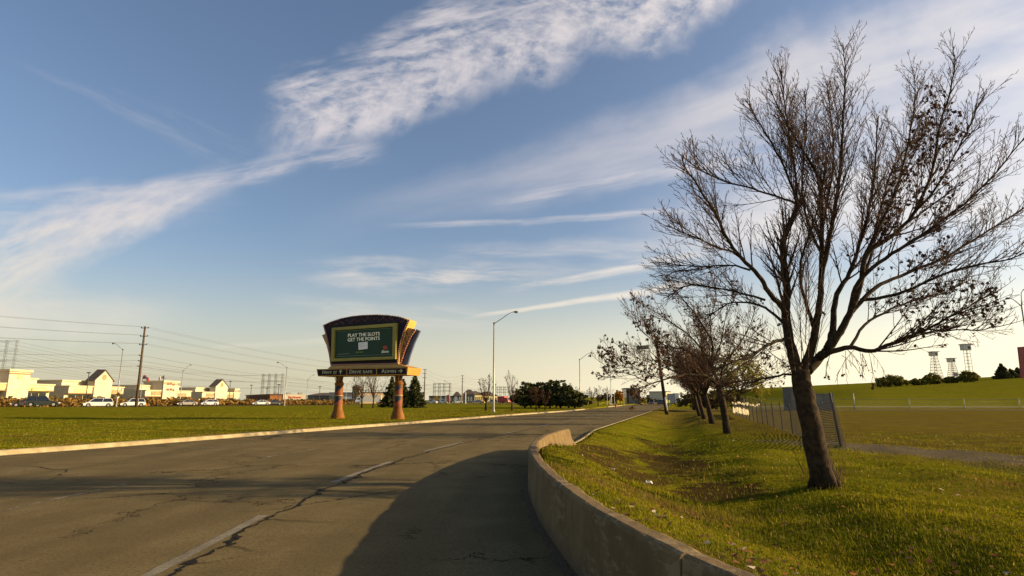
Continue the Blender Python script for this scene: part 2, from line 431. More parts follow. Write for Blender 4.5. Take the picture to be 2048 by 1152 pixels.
for y0, y1 in ((3.2, gnd(522, 1031).y), (gnd(660, 965).y, gnd(781, 923).y), (gnd(845, 903).y, gnd(925, 885).y), (gnd(1000, 869).y, gnd(1040, 861).y), (gnd(1069, 855).y, gnd(1099, 849).y), (gnd(1126, 844).y, gnd(1146, 840).y), (56, 60), (64, 69), (76, 82), (90, 97), (106, 114), (124, 133), (145, 156)):
    ribbon(mk, lambda y: Mx(y)+.0, y0, y1, .14 if y0 > 10 else .13, .1, .008)
for off, ph in ((-3.95, 2.5), (-7.9, 5.0)):
    y = 6.0+ph
    while y < 150:
        ribbon(mk2, lambda q: Mx(q)+off*(1+.0*q), y, y+3.6, .10, .2, .02); y += 9.0
marks = obj('lane_markings', mk, PAINT, kind='structure'); obj('lane_markings', mk2, paint_mat(.15), kind='structure')
# the long ragged crack beside the lane line, with side branches
CRK = mat('crack tar', (.016, .013, .010), .95)
ck = MB()
def crack_line(y):
    return Mx(y)+.17+.05*math.sin(y*2.1)+.03*math.sin(y*5.3+1)+.015*math.sin(y*17)+(.0 if y > 9 else 0)
y = 2.5
while y < 40:
    l = random.uniform(.8, 2.2)
    ribbon(ck, lambda q: crack_line(q)+random.uniform(-.006, .006)*min(1, 1), y, y+l, .05 if y < 14 else .07, .05, .022, .008, True); y += l*random.uniform(.88, 1.05)
for _ in range(26):      # flaked pits along the crack
    y = random.uniform(3, 15); x = crack_line(y)+random.uniform(-.06, .10); b = len(ck.v); n = 9
    rr = random.uniform(.02, .06)
    for k in range(n):
        a = 2*math.pi*k/n; q = rr*random.uniform(.5, 1.2); ck.v.append((x+q*math.cos(a), y+q*2.2*math.sin(a), .010))
    ck.f.append(tuple(range(b, b+n)))
def crawl(x, y, a, n, w):
    pts = [(x, y)]
    for _ in range(n):
        a += random.uniform(-.5, .5); x += math.cos(a)*.09; y += math.sin(a)*.09; pts.append((x, y))
    b = len(ck.v)
    for i, (px, py) in enumerate(pts):
        k = w*(1-.7*i/len(pts)); ck.v.append((px, py-k, .009)); ck.v.append((px+k*.5, py+k, .009))
    for i in range(len(pts)-1): ck.f.append((b+2*i, b+2*i+1, b+2*i+3, b+2*i+2))
for y, a, n, w in ((4.1, -.3, 6, .012), (4.7, .5, 8, .012), (5.6, -.8, 7, .012), (6.3, .2, 10, .010), (7.1, -.3, 7, .010), (8.6, .1, 12, .012), (11.2, .1, 24, .014), (9.4, 3.0, 9, .012), (12.5, 2.8, 26, .014), (15.2, 2.9, 34, .016), (13.1, .15, 18, .014)):
    crawl(crack_line(y), y, a, n, w)
crawl(-9.5, 13.0, .2, 40, .016); crawl(-12, 15.2, .05, 70, .018); crawl(-8, 18, -.2, 40, .02); crawl(-1.6, 12.4, .2, 22, .014)
obj('road_cracks', ck, CRK, kind='structure')

# ---------------------------------------------------------------- kerbs
CONC = mat('kerb concrete', (.40, .32, .18), .9, (.28, .22, .12), 2.5, bump=.5, bscale=30)
def kerb(name, fx, side, ya, yb, label, w=.22, h=.15, gut=.30):
    mb = MB(); ys = np.concatenate([np.arange(ya, min(40, yb), .5), np.arange(max(40, ya), yb+.01, 3.0)]) if ya < 40 else np.arange(ya, yb, 3.0)
    prof = [(-gut, .006), (-gut+.01, .012), (0.0, .010), (.03, h-.02), (.06, h), (w-.02, h+.005), (w, h-.01), (w, -.05)]
    n = len(prof)
    for y in ys:
        x = float(fx(y))
        for o_, z in prof: mb.v.append((x+side*o_, y, z))
    for r in range(len(ys)-1):
        for k in range(n-1): mb.f.append((r*n+k, r*n+k+1, r*n+n+k+1, r*n+n+k))
    return obj(name, mb, CONC, kind='structure')
kerb('kerb', Lx, -1, -12, 104, '')
kerb('kerb', Rx, 1, WEND+.2, 83, '', gut=.12, w=.16, h=.14)
# slip of kerb at the far mouth of the side entrance
kerb('kerb', Lx, -1, 138, 176, '')

# ---------------------------------------------------------------- concrete barrier
def barrier_mat():
    m = bpy.data.materials.new('barrier concrete'); m.use_nodes = True; nt = m.node_tree; E.nt = nt
    p = nt.nodes['Principled BSDF']; p.inputs['Roughness'].default_value = .92; p.inputs['Specular IOR Level'].default_value = .25
    tcn = nt.nodes.new('ShaderNodeTexCoord'); O = tcn.outputs['Object']
    s = nt.nodes.new('ShaderNodeSeparateXYZ'); nt.links.new(O, s.inputs[0]); X, Y, Z = (E(q) for q in s.outputs)
    a = noise(O, 2.2, 5, .65); b = noise(O, 22, 5, .7); c = noise(O, 120, 2, .6)
    st = noise(vec(X*3, Y*3, Z*.5), 3.0, 4, .6)
    sc = noise(vec(X*1.0, Y*1.3, Z*5), 3.2, 5, .75)
    k = mixc(a.ss(.3, .7), (.25, .19, .10), (.165, .125, .065))
    k = mixc(st.ss(.45, .75)*.35, k, (.11, .085, .05))
    k = mixc((sc*noise(O, 1.3, 3)*2).ss(.62, .74)*.6, k, (.36, .30, .20))
    k = mixc(b.ss(.55, .75)*.4, k, (.13, .11, .08))
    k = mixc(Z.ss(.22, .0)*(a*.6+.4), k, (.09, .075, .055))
    k = mixc(c.ss(.66, .74)*.7, k, (.06, .05, .04))
    k = mixc(1.0, k, (.82, .71, .54), 'MULTIPLY')
    nt.links.new(k, p.inputs['Base Color'])
    bp = nt.nodes.new('ShaderNodeBump'); bp.inputs['Strength'].default_value = .9; bp.inputs['Distance'].default_value = .012
    nt.links.new((a*1.5+b*.8+c*.25).k, bp.inputs['Height']); nt.links.new(bp.outputs[0], p.inputs['Normal'])
    return m
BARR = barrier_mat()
bar_root = thing('concrete_barrier', 'low curved concrete barrier wall along the right edge of the road', 'barrier', (float(Rx(6.0)), 6.0, 0))
def wall_piece(ya, yb, tail=False):
    mb = MB(); ys = np.arange(ya, yb+.01, .12); ys[-1] = yb
    prof = [(-.012, -.04), (-.012, .10), (-.004, .42), (0, .652), (.012, .68), (.035, .69), (.135, .69), (.16, .68), (.175, .655), (.21, .40), (.36, .2), (.40, -.06)]
    n = len(prof)
    for i, y in enumerate(ys):
        x = float(Rx(y)); s_ = float(Rx(y+.1)-Rx(y-.1))/.2; L = math.hypot(1, s_); nx, ny = 1/L, -s_/L
        e = 1.0
        if tail: e = min(1.0, .55+.45*max(0, (yb-y)/.28)) if y > yb-.28 else 1.0
        wv_ = .006*math.sin(y*3.1)+.004*math.sin(y*7.7+1)+.003*math.sin(y*19)
        for o_, z in prof:
            if z > .6: z = z+wv_*.8; o_ = o_+(wv_*.8 if o_ > .1 else -wv_*.5)
            w = random.uniform(-.002, .002); mb.v.append((x+nx*o_+w, y+ny*o_, z*e+(random.uniform(-.003, .003) if z > .64 else 0)))
    for r in range(len(ys)-1):
        for k in range(n-1): mb.f.append((r*n+k, r*n+k+1, r*n+n+k+1, r*n+n+k))
    mb.f.append(tuple(range(n))); e0 = (len(ys)-1)*n; mb.f.append(tuple(range(e0, e0+n))[::-1])
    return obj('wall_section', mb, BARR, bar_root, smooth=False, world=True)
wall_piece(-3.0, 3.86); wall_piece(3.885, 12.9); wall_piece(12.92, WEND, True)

# ---------------------------------------------------------------- grass blades and fallen leaves (uncountable)
def blade_mat():
    m = bpy.data.materials.new('grass blades'); m.use_nodes = True; nt = m.node_tree; E.nt = nt
    p = nt.nodes['Principled BSDF']; p.inputs['Roughness'].default_value = .9; p.inputs['Specular IOR Level'].default_value = .03
    a = nt.nodes.new('ShaderNodeAttribute'); a.attribute_name = 'tint'
    nt.links.new(a.outputs['Color'], p.inputs['Base Color'])
    t = nt.nodes.new('ShaderNodeBsdfTranslucent'); nt.links.new(a.outputs['Color'], t.inputs[0])
    mx = nt.nodes.new('ShaderNodeMixShader'); mx.inputs[0].default_value = .35
    nt.links.new(p.outputs[0], mx.inputs[1]); nt.links.new(t.outputs[0], mx.inputs[2])
    nt.links.new(mx.outputs[0], nt.nodes['Material Output'].inputs[0])
    return m
BLADE = blade_mat()
def blades(name, X, Y, hgt, wid, seed=1, dirt=None):
    g = np.random.default_rng(seed); n = len(X); Z = zt(X, Y)-.01
    az = g.uniform(0, 2*np.pi, n); ln = g.uniform(.15, .9, n); laz = g.uniform(0, 2*np.pi, n)*.6+g.normal(3.3, .6, n)*.4
    h = hgt*g.uniform(.5, 1.25, n); w = wid*g.uniform(.7, 1.3, n)
    cx, cy = np.cos(az)*w/2, np.sin(az)*w/2; lx, ly = np.cos(laz)*h*ln, np.sin(laz)*h*ln
    P = np.zeros((n, 5, 3)); B = np.stack([X, Y, Z], -1)
    P[:, 0] = B+np.stack([-cx, -cy, 0*Z], -1); P[:, 1] = B+np.stack([cx, cy, 0*Z], -1)
    M = B+np.stack([lx*.3, ly*.3, h*.6], -1)
    P[:, 2] = M+np.stack([cx*.8, cy*.8, 0*Z], -1); P[:, 3] = M+np.stack([-cx*.8, -cy*.8, 0*Z], -1)
    P[:, 4] = B+np.stack([lx, ly, h*(1-.35*ln)], -1)
    base = (np.arange(n)*5)[:, None]
    F = np.concatenate([base+[[0, 1, 2]], base+[[0, 2, 3]], base+[[3, 2, 4]]], 0)
    k = g.uniform(0, 1, n); patch = .5+.5*np.sin(X*1.1+2*np.sin(Y*.7))*np.sin(Y*.9+np.sin(X*1.7)); pk = np.clip(patch*.6+k*.6-.1, 0, 1)[:, None]
    c0 = np.array([.072, .100, .007]); c1 = np.array([.310, .255, .011]); c2 = np.array([.42, .30, .08])
    pb = np.clip(np.sin(X*.62+1.4*np.sin(Y*.8+1))*np.sin(Y*.5+X*.35+2)*1.7-.38, 0, 1)[:, None]*.85
    pd = np.clip(np.sin(X*.85-Y*.5+2*np.sin(Y*.37))*np.sin(Y*1.1+X*.2)*1.5-.5, 0, 1)[:, None]*.6
    c = c0*(1-pk)+c1*pk; c = c*(1-pb)+np.array([.17, .105, .03])*pb; c = c*(1-pd)+np.array([.035, .060, .006])*pd; dry = (g.uniform(0, 1, n) < .10)[:, None]; c = np.where(dry, c2*g.uniform(.5, 1, (n, 1)), c)
    c *= g.uniform(.75, 1.2, (n, 1))
    A = np.ones((n, 5, 4)); A[:, :, :3] = c[:, None]
    return np_mesh(name, P.reshape(-1, 3), F, BLADE, A.reshape(-1, 4))
def bare(x, y):   # where grass is thin
    p = lambda a, b, rx, ry: ((x-a)/rx)**2+((y-b)/ry)**2+.35*np.sin(x*5)*np.sin(y*4)
    return (p(2.7, 15.6, 1.3, 2.8) < .8) | (p(4.3, 13.7, 1.2, 1.5) < .8) | (p(4.9, 19.5, 1.1, 4.2) < .8) | (p(2.9, 19.5, 1.2, 2.6) < .7)
n = 330000
u = RNG.uniform(0, 1, n); yb = 1/(1/1.6+(1/30-1/1.6)*u)
xb = RNG.uniform(-.02, 1.18, n)*yb+.2
d = xb-Rx(yb)
trk = (np.abs(xb-(yb*-.32+18.9)) < 1.3) & (yb > 9)
ok = (d > np.where(yb < WEND+.1, .26, .18)) & ~(bare(xb, yb) & (RNG.uniform(0, 1, n) < .72)) & ~(trk & (RNG.uniform(0, 1, n) < .8)) & ~((xb > 10) & (yb > 12) & (RNG.uniform(0, 1, n) < .35))
xb, yb = xb[ok], yb[ok]
tall = 1+1.0*np.clip(np.sin(xb*1.3+1)*np.sin(yb*.8+2*np.sin(xb*.5)), 0, 1)+.8*np.exp(-((xb-3.8)**2)/2-((yb-11)**2)/8)+1.6*np.exp(-((xb-gnd(1650, 965).x)**2+(yb-gnd(1650, 965).y)**2)/.22)+.9*np.exp(-(xb-Rx(yb)-.2)/.12)
gr = blades('grass', xb, yb, (.038+.0014*yb)*tall, .0042+.00085*yb, 1); tag(gr, 'short tufted grass blades on the verge right of the barrier', 'grass', kind='stuff')
n = 70000
yl = 1/(1/17.+(1/95-1/17.)*RNG.uniform(0, 1, n)); xl = Lx(yl)-.22-np.abs(RNG.uniform(0, 1, n)**2)*30
gl = blades('grass', xl, yl, .028+.0005*yl, .006+.0010*yl, 2); tag(gl, 'mown grass blades on the lawn left of the road', 'grass', kind='stuff')
# leaves
g = np.random.default_rng(5); n = 2300
yv = 1/(1/1.8+(1/34-1/1.8)*g.uniform(0, 1, n)); xv = g.uniform(0, 1.1, n)*yv+.3; keep = xv-Rx(yv) > .4; xv, yv = xv[keep], yv[keep]; n = len(xv)
s = g.uniform(.018, .045, n)*(.8+.03*yv); az = g.uniform(0, 6.28, n); Z = zt(xv, yv)+.02+g.uniform(0, .03, n)
P = np.zeros((n, 4, 3)); ca, sa = np.cos(az)*s, np.sin(az)*s; t1, t2 = g.uniform(-.5, .9, n)*s, g.uniform(-.5, .9, n)*s
P[:, 0] = np.stack([xv-ca, yv-sa, Z], -1); P[:, 1] = np.stack([xv+sa*.7, yv-ca*.7, Z+t1], -1); P[:, 2] = np.stack([xv+ca, yv+sa, Z+.3*s], -1); P[:, 3] = np.stack([xv-sa*.7, yv+ca*.7, Z+t2], -1)
b4 = (np.arange(n)*4)[:, None]; F = np.concatenate([b4+[[0, 1, 2]], b4+[[0, 2, 3]]], 0)
pal = np.array([[.62, .48, .34], [.42, .16, .06], [.30, .16, .07], [.68, .55, .42], [.24, .10, .05], [.16, .09, .05]]); cc = pal[g.choice(6, n, p=[.035,.14,.22,.025,.30,.28])]
A = np.ones((n, 4, 4)); A[:, :, :3] = cc[:, None]
lv = np_mesh('fallen_leaves', P.reshape(-1, 3), F, BLADE, A.reshape(-1, 4)); tag(lv, 'dry brown and pale fallen leaves scattered over the verge', 'leaves', kind='stuff')

# grit and dirt that gathers at the foot of the barrier and in the left gutter
GRIT = mat('gutter grit', (.060, .042, .022), 1.0, (.12, .09, .05), 40, bump=.6, bscale=60)
gm = MB()
for fx, s_, y0, y1 in ((Rx, -1, 1.5, WEND), (Lx, 1, 14, 70)):
    b = len(gm.v); yy_ = np.arange(y0, y1, .12 if s_ < 0 else .4); k = 0
    for y in yy_:
        x = float(fx(y)); w = .05+.05*abs(math.sin(y*1.3))+.04*abs(math.sin(y*4.1))+random.uniform(0, .035); off = .006 if s_ < 0 else -.30
        gm.v += [(x+s_*(-off), y, .0135), (x+s_*(w-off), y, .0055)]
    n = len(yy_); gm.f += [(b+2*i, b+2*i+1, b+2*i+3, b+2*i+2) for i in range(n-1)]
obj('gutter_dirt', gm, GRIT, kind='structure')
# ---------------------------------------------------------------- bare trees
BARK = mat('bark', (.062, .040, .020), .95, (.026, .017, .009), 9, bump=1.0, bscale=26)
TWIG = mat('twig bark', (.105, .058, .034), .85, (.055, .031, .019), 3)
DLEAF = mat('withered leaves', (.075, .026, .016), .85, (.12, .055, .02), 1.5)
def rvec(rg): 
    v = Vector((rg.gauss(0, 1), rg.gauss(0, 1), rg.gauss(0, 1))); return v.normalized()
def grow(mb, p, d, L, r, lvl, rg, P, tips):
    n = 5 if lvl < 2 else (4 if lvl == 2 else 3)
    pts = [p.copy()]; rad = [r]; d = d.normalized(); q = p.copy()
    for i in range(n):
        d = (d+rvec(rg)*P['wob']+Vector(P['up'])*P['trop']).normalized()
        q = q+d*(L/n); pts.append(q.copy()); rad.append(max(r*(1-(i+1)/n*.82), P['rmin']))
    mb.tube(pts, rad, 5 if lvl < 1 else (4 if lvl < 2 else 3), cap=False)
    tips.append((pts[-1], d.copy(), lvl))
    if lvl >= P['max']: return
    m = max(2 if L > .3 else 1, int(L/P['gap'][lvl]*rg.uniform(.8, 1.2)))
    for k in range(m):
        t = .16+.80*(k+rg.uniform(.1, .9))/m; f = t*n; i = min(n-1, int(f)); fr = f-i
        b = pts[i].lerp(pts[i+1], fr); dd = (pts[i+1]-pts[i]).normalized()
        s = dd.orthogonal().normalized(); s.rotate(Matrix.Rotation(rg.uniform(0, 2*math.pi), 3, dd))
        a = R_(rg.uniform(*P['ang']))
        nd = dd*math.cos(a)+s*math.sin(a)+Vector(P['up'])*P['cup']
        nl = L*P['ratio']*(1.05-.55*t)*rg.uniform(.75, 1.2)
        grow(mb, b, nd, max(nl, .08), max(rad[i]*.55, P['rmin']), lvl+1, rg, P, tips)
def limb(mb, twig, pts, r0, r1, rg, P, tips, L1, sides=8, start=.25, gap=.34):
    # smooth the traced line
    pts = [Vector(p) for p in pts]; out = []
    for i in range(len(pts)-1):
        p0 = pts[max(0, i-1)]; p1 = pts[i]; p2 = pts[i+1]; p3 = pts[min(len(pts)-1, i+2)]
        for k in range(4):
            t = k/4; out.append(.5*((2*p1)+(p2-p0)*t+(2*p0-5*p1+4*p2-p3)*t*t+(3*p1-p0-3*p2+p3)*t**3))
    out.append(pts[-1]); n = len(out)-1
    out = [o+rvec(rg)*.012*(i > 0) for i, o in enumerate(out)]
    rad = [r0+(r1-r0)*(i/n)**.8 for i in range(n+1)]
    mb.tube(out, rad, sides, cap=True)
    tips.append((out[-1], (out[-1]-out[-2]).normalized(), 0))
    tot = sum((out[i+1]-out[i]).length for i in range(n)); acc = 0; nx = tot*start
    for i in range(n):
        seg = (out[i+1]-out[i]); l = seg.length; dd = seg.normalized()
        while acc+l > nx:
            t = nx/tot; b = out[i].lerp(out[i+1], (nx-acc)/l)
            s = dd.orthogonal().normalized(); s.rotate(Matrix.Rotation(rg.uniform(0, 2*math.pi), 3, dd))
            a = R_(rg.uniform(*P.get('big', (28, 58)))); nd = dd*math.cos(a)+s*math.sin(a)+Vector(P['up'])*P['cup']
            grow(twig, b, nd, L1*(1.1-P.get('tt', .55)*t)*rg.uniform(.6, 1.25), max(rad[i]*.42, P.get('r1', .006)), 1, rg, P, tips)
            nx += gap*rg.uniform(.6, 1.4)*(1.1-.35*t)
        acc += l
    # leader continues as a fan of shoots
    for _ in range(3): grow(twig, out[-1], dd+rvec(rg)*.35, L1*P.get('tip', .6), r1, 1, rg, P, tips)
def leafcloud(mb, spots, rg, size=.06):
    for p in spots:
        for _ in range(rg.randint(2, 5)):
            c = p+rvec(rg)*rg.uniform(0, size*1.1)+Vector((0, 0, -size*.6)); a = rvec(rg); b = a.cross(rvec(rg)).normalized(); s = size*rg.uniform(.5, 1.0)
            w = a.cross(b).normalized()
            i = len(mb.v)
            for q in (a*s, b*s*.7+w*s*.3, -a*s*.9, -b*s*.7+w*s*.35): mb.v.append(tuple(c+q))
            mb.f.append((i, i+1, i+2)); mb.f.append((i, i+2, i+3))

def traced_tree(label, base, Yd, trunk, trunk_r, limbs, P, leaf_rule, seed, group, L1=1.3, gap=.34, extra=None, lsize=.048):
    rg = random.Random(seed)
    root = thing('bare_tree', label, 'tree', base, group=group)
    tm, tw, lf = MB(), MB(), MB(); tips = []
    tp = [at(x, y, Yd) for x, y in trunk]; tp[0].z = base[2]-.1
    out = []; rr = []
    for i in range(len(tp)-1):
        for k in range(4):
            t = k/4; out.append(tp[i].lerp(tp[i+1], t)+rvec(rg)*.012); rr.append((trunk_r[i]*(1-t)+trunk_r[i+1]*t)*rg.uniform(.96, 1.05))
    out.append(tp[-1]); rr.append(trunk_r[-1]); tm.tube(out, rr, 14)
    for pts, dy0, dy1, r0, r1, st in limbs:
        n = len(pts)-1
        w = [at(x, y, Yd+dy0+(dy1-dy0)*i/n) for i, (x, y) in enumerate(pts)]; r0 = r0*(.86 if r0 < .09 else .95)
        limb(tm, tw, w, r0, r1, rg, P, tips, L1, start=st, gap=gap)
    if extra: extra(tm, tw, rg, tips)
    spots = [p for p, d, l in tips if leaf_rule(p, rg)]
    leafcloud(lf, spots, rg, lsize)
    obj('trunk', tm, BARK, root, smooth=True, world=True, fix=False)
    obj('crown', tw, TWIG, root, world=True, fix=False, smooth=True)
    if lf.v: obj('dry_leaves', lf, DLEAF, root, world=True, fix=False)
    return root
def proj(p):
    Y = p.y; a = p.x/Y; b = (p.z-CAMZ)/Y
    den = cP+b*sP; v = (b*cP-sP)/den; u = a*(cP-v*sP)
    return 1024+u*FPX, 576-v*FPX
P1 = dict(wob=.075, up=(-.02, 0, 1), trop=.05, cup=.18, ang=(28, 50), ratio=.32, gap=[.3, .115, .13, .12], max=3, rmin=.0038, big=(20, 40), r1=.0095, tip=.10, tt=.74)
TY = gnd(1650, 965, 0).y
tb = gnd(1650, 965, 0); tb.z = float(zt(tb.x, tb.y))
A = [(1596,748),(1584,705),(1576,668),(1571,629),(1574,586),(1569,536),(1567,485),(1586,438),(1595,407)]
limbs1 = [
 (A, 0, .3, .125, .045, .35),
 ([(1595,407),(1575,350),(1545,290),(1515,240),(1495,205)], .3, .9, .035, .012, .05),
 ([(1595,407),(1560,395),(1517,381),(1450,362),(1404,342),(1382,325)], .3, -.8, .032, .010, .15),
 ([(1595,407),(1590,350),(1578,270),(1570,210),(1563,150)], .3, -.4, .034, .010, .1),
 ([(1571,629),(1562,612),(1536,583),(1517,550),(1482,516),(1452,472),(1426,420),(1395,372),(1365,325)], 0, -1.6, .075, .012, .35),
 ([(1474,505),(1434,494),(1390,475),(1345,455)], -.9, -1.6, .028, .008, .1),
 ([(1500,540),(1460,530),(1400,533),(1325,525)], -.7, .4, .028, .008, .15),
 ([(1530,600),(1480,585),(1440,578),(1380,570),(1340,590)], -.4, .9, .03, .009, .2),
 ([(1578,678),(1556,682),(1527,695),(1497,715),(1470,722),(1430,745)], 0, -1.4, .05, .010, .25),
 ([(1573,655),(1540,622),(1500,606),(1455,608),(1410,640)], .0, 1.5, .042, .010, .3),
 ([(1592,750),(1572,748),(1544,755),(1505,762),(1470,775)], 0, .9, .035, .008, .3),
 # centre stems
 ([(1606,742),(1622,700),(1632,650),(1640,600),(1643,540),(1643,450),(1638,364),(1617,320),(1578,255),(1545,190)], 0, .2, .105, .010, .35),
 ([(1641,560),(1655,500),(1670,410),(1682,320),(1686,233),(1690,168),(1688,100)], .1, -.6, .062, .008, .15),
 ([(1643,450),(1660,380),(1668,300),(1660,220),(1655,170)], .2, 1.4, .035, .008, .1),
 ([(1640,500),(1610,430),(1605,340),(1612,260),(1610,190)], .2, 1.2, .038, .008, .15),
 ([(1630,660),(1610,600),(1600,540),(1618,470),(1640,400),(1650,330)], .1, -1.2, .05, .008, .3),
 # right side
 ([(1614,742),(1640,715),(1655,698),(1665,662),(1668,619),(1678,579),(1700,545),(1725,470),(1745,380),(1752,300),(1755,240)], 0, .9, .115, .010, .35),
 ([(1655,698),(1672,676),(1688,652),(1702,620),(1720,570),(1734,507),(1777,477),(1829,425),(1864,342),(1880,255),(1905,160),(1910,110)], 0, -.5, .095, .009, .28),
 ([(1734,507),(1765,440),(1795,370),(1815,290),(1828,210),(1830,150)], -.2, 1.0, .045, .008, .15),
 ([(1700,625),(1712,575),(1745,535),(1799,498),(1864,455),(1929,407),(1994,342),(2045,280)], 0, -1.5, .065, .010, .25),
 ([(1700,628),(1750,575),(1800,552),(1886,516),(1960,472),(2048,416),(2100,390)], 0, 1.2, .06, .010, .25),
 ([(1720,600),(1790,590),(1860,560),(1930,535),(2010,520),(2060,500)], .2, -1.6, .045, .009, .3),
 ([(1720,570),(1745,500),(1760,420),(1790,330),(1850,250)], 0, 1.6, .045, .009, .2),
 ([(1829,425),(1870,380),(1910,310),(1940,250),(1962,200)], -.5, -1.2, .03, .008, .15),
 # low limb reaching right
 ([(1640,716),(1665,702),(1700,695),(1740,702),(1774,691),(1813,675),(1852,659),(1886,641),(1922,622),(1969,594)], 0, -1.3, .075, .010, .3),
 ([(1852,659),(1890,662),(1922,659),(1965,660),(1988,654)], -.8, -1.1, .022, .007, .1),
 ([(1700,695),(1730,650),(1779,620),(1830,600),(1890,585),(1940,560)], -.2, 1.3, .04, .009, .2),
]
def extra1(tm, tw, rg, tips):
    # root flare, suckers at the base and upright shoots in the fork
    b = Vector((tb.x, tb.y, tb.z))
    for k in range(7):
        a = k*.9+.3; r = rg.uniform(.24, .31)
        tm.tube([at(1636, 915, TY)+Vector((math.cos(a)*.05, math.sin(a)*.05, 0)), b+Vector((math.cos(a)*r*.55, math.sin(a)*r*.5, .14)), b+Vector((math.cos(a)*r, math.sin(a)*r, -.06))], [.15, .12, .07], 8)
    for k in range(16):
        a = rg.uniform(0, 6.28); q = b+Vector((math.cos(a)*.3, math.sin(a)*.2, 0))
        grow(tw, q, Vector((math.cos(a)*.35, .1, 1)), rg.uniform(.35, .95), .006, 3, rg, P1, tips[:0] or [])
    f = at(1606, 740, TY)
    for k in range(16):
        a = rg.uniform(0, 6.28); q = f+Vector((math.cos(a)*.25, math.sin(a)*.2, rg.uniform(-.1, 1.4)))
        grow(tw, q, Vector((math.cos(a)*.22, math.sin(a)*.3, 1)), rg.uniform(1.2, 2.6), .009, 2, rg, P1, tips)
    for k in range(12):   # drooping shoots under the fork
        q = at(rg.uniform(1640, 1760), rg.uniform(695, 715), TY-.2)
        PD = dict(P1, up=(0, 0, -1), trop=.25, cup=.3, max=2)
        grow(tw, q, Vector((rg.uniform(-.4, .6), rg.uniform(-.4, .4), -.3)), rg.uniform(.4, .8), .006, 1, rg, PD, tips)
def leaf1(p, rg):
    x, y = proj(p)
    m = 0
    m = max(m, .7 if ((x-1845)/110)**2+((y-360)/200)**2 < 1 and abs((x-1850)+(y-360)*.38) < 70 else 0)
    m = max(m, .62 if 1690 < x < 1900 and 430 < y < 620 and abs(y-(520-(x-1790)*.6)) < 80 else 0)
    m = max(m, .8 if 1760 < x < 2010 and 560 < y < 720 else 0)
    m = max(m, .55 if 1600 < x < 1780 and 600 < y < 800 else 0)
    m = max(m, .10 if 1400 < x < 1620 and 590 < y < 800 else 0)
    return rg.random() < m*.24
traced_tree('tall bare tree leaning over the near verge beside the barrier, trunk thickest of all', tuple(tb), TY,
            [(1652,968),(1640,930),(1628,880),(1616,820),(1604,770),(1602,738)], [.25, .215, .205, .195, .19, .17], limbs1, P1, leaf1, 3, 'bare trees in a row along the verge', 1.65, .095, extra1)
# ---------------------------------------------------------------- more trees
def gen_tree(name, label, base, H, tr, seed, lean=(0, 0), P=None, group=None, nl=7, spread=.55, leaf=.0, fork=.28, twigm=TWIG, lsize=.12, L1=None, gap=None, lmat=None):
    rg = random.Random(seed); root = thing(name, label, 'tree', tuple(base), group=group)
    tm, tw, lf = MB(), MB(), MB(); tips = []; b = Vector((0, 0, -.1)); f = Vector((lean[0]*H*fork, lean[1]*H*fork, H*fork))
    n = 7; pts = [b.lerp(f, i/n)+rvec(rg)*tr*.12*(i > 0) for i in range(n+1)]
    tm.tube(pts, [tr*(1.25-.5*i/n) for i in range(n+1)], 10)
    L1 = L1 or H*.26; gap = gap or H*.04
    for k in range(nl):
        a = 2*math.pi*k/nl+rg.uniform(-.3, .3); e = spread*rg.uniform(.35, 1.15) if k else .08
        L = H*(1-fork)*(1.0 if k == 0 else rg.uniform(.72, .98)); q = f.copy(); d = Vector((math.cos(a)*e, math.sin(a)*e, 1)).normalized(); w = [q.copy()]
        for i in range(4):
            d = (d+rvec(rg)*.16+Vector((lean[0]*.25, 0, .12))).normalized(); q = q+d*L/4; w.append(q.copy())
        limb(tm, tw, w, tr*(.5 if k else .62), P['rmin'], rg, P, tips, L1, 6, .1, gap)
    if leaf: leafcloud(lf, [p for p, d, l in tips if rg.random() < leaf], rg, lsize)
    obj('trunk', tm, BARK, root, smooth=True, fix=False); obj('crown', tw, twigm, root, fix=False)
    if lf.v: obj('dry_leaves', lf, lmat or DLEAF, root, fix=False)
    return root
ROW = 'bare trees in a row along the verge'
P2 = dict(wob=.12, up=(-.12, 0, 1), trop=.05, cup=.26, ang=(26, 52), ratio=.40, gap=[.3, .19, .20, .2], max=3, rmin=.0075, big=(22, 46), tip=.3)
b2 = gnd(1455, 868, 0); 
limbs2 = [
 ([(1438,772),(1412,752),(1388,750),(1367,750),(1326,760),(1297,770),(1276,778)], 0, -2.5, .10, .012, .2),
 ([(1300,768),(1270,752),(1245,745),(1222,742)], -2, -3, .03, .008, .1),
 ([(1326,760),(1300,748),(1262,735),(1232,738)], -1.5, -.5, .03, .008, .1),
 ([(1367,750),(1330,735),(1290,722),(1262,712)], -.5, 1.5, .04, .008, .15),
 ([(1420,752),(1395,745),(1361,737),(1326,720),(1310,690),(1300,655)], 0, 1.5, .07, .010, .25),
 ([(1437,766),(1424,735),(1405,700),(1375,668),(1335,640),(1290,610)], 0, -1.6, .08, .010, .25),
 ([(1438,766),(1424,731),(1424,685),(1391,629),(1362,595),(1345,570)], 0, .8, .09, .010, .25),
 ([(1424,685),(1420,640),(1432,600),(1428,565)], 0, 1.5, .045, .009, .15),
 ([(1424,731),(1440,690),(1450,640),(1460,600)], 0, -1.5, .05, .009, .2),
 ([(1442,768),(1462,748),(1477,735),(1513,712),(1540,690)], 0, 1.0, .08, .010, .2),
 ([(1444,772),(1468,764),(1493,761),(1536,754),(1570,748)], 0, -.8, .06, .010, .2),
 ([(1440,768),(1448,730),(1478,690),(1500,650),(1510,620)], 0, -1.2, .06, .010, .2),
 ([(1400,720),(1372,700),(1330,690),(1280,660),(1268,610)], .4, .2, .05, .009, .2),
]
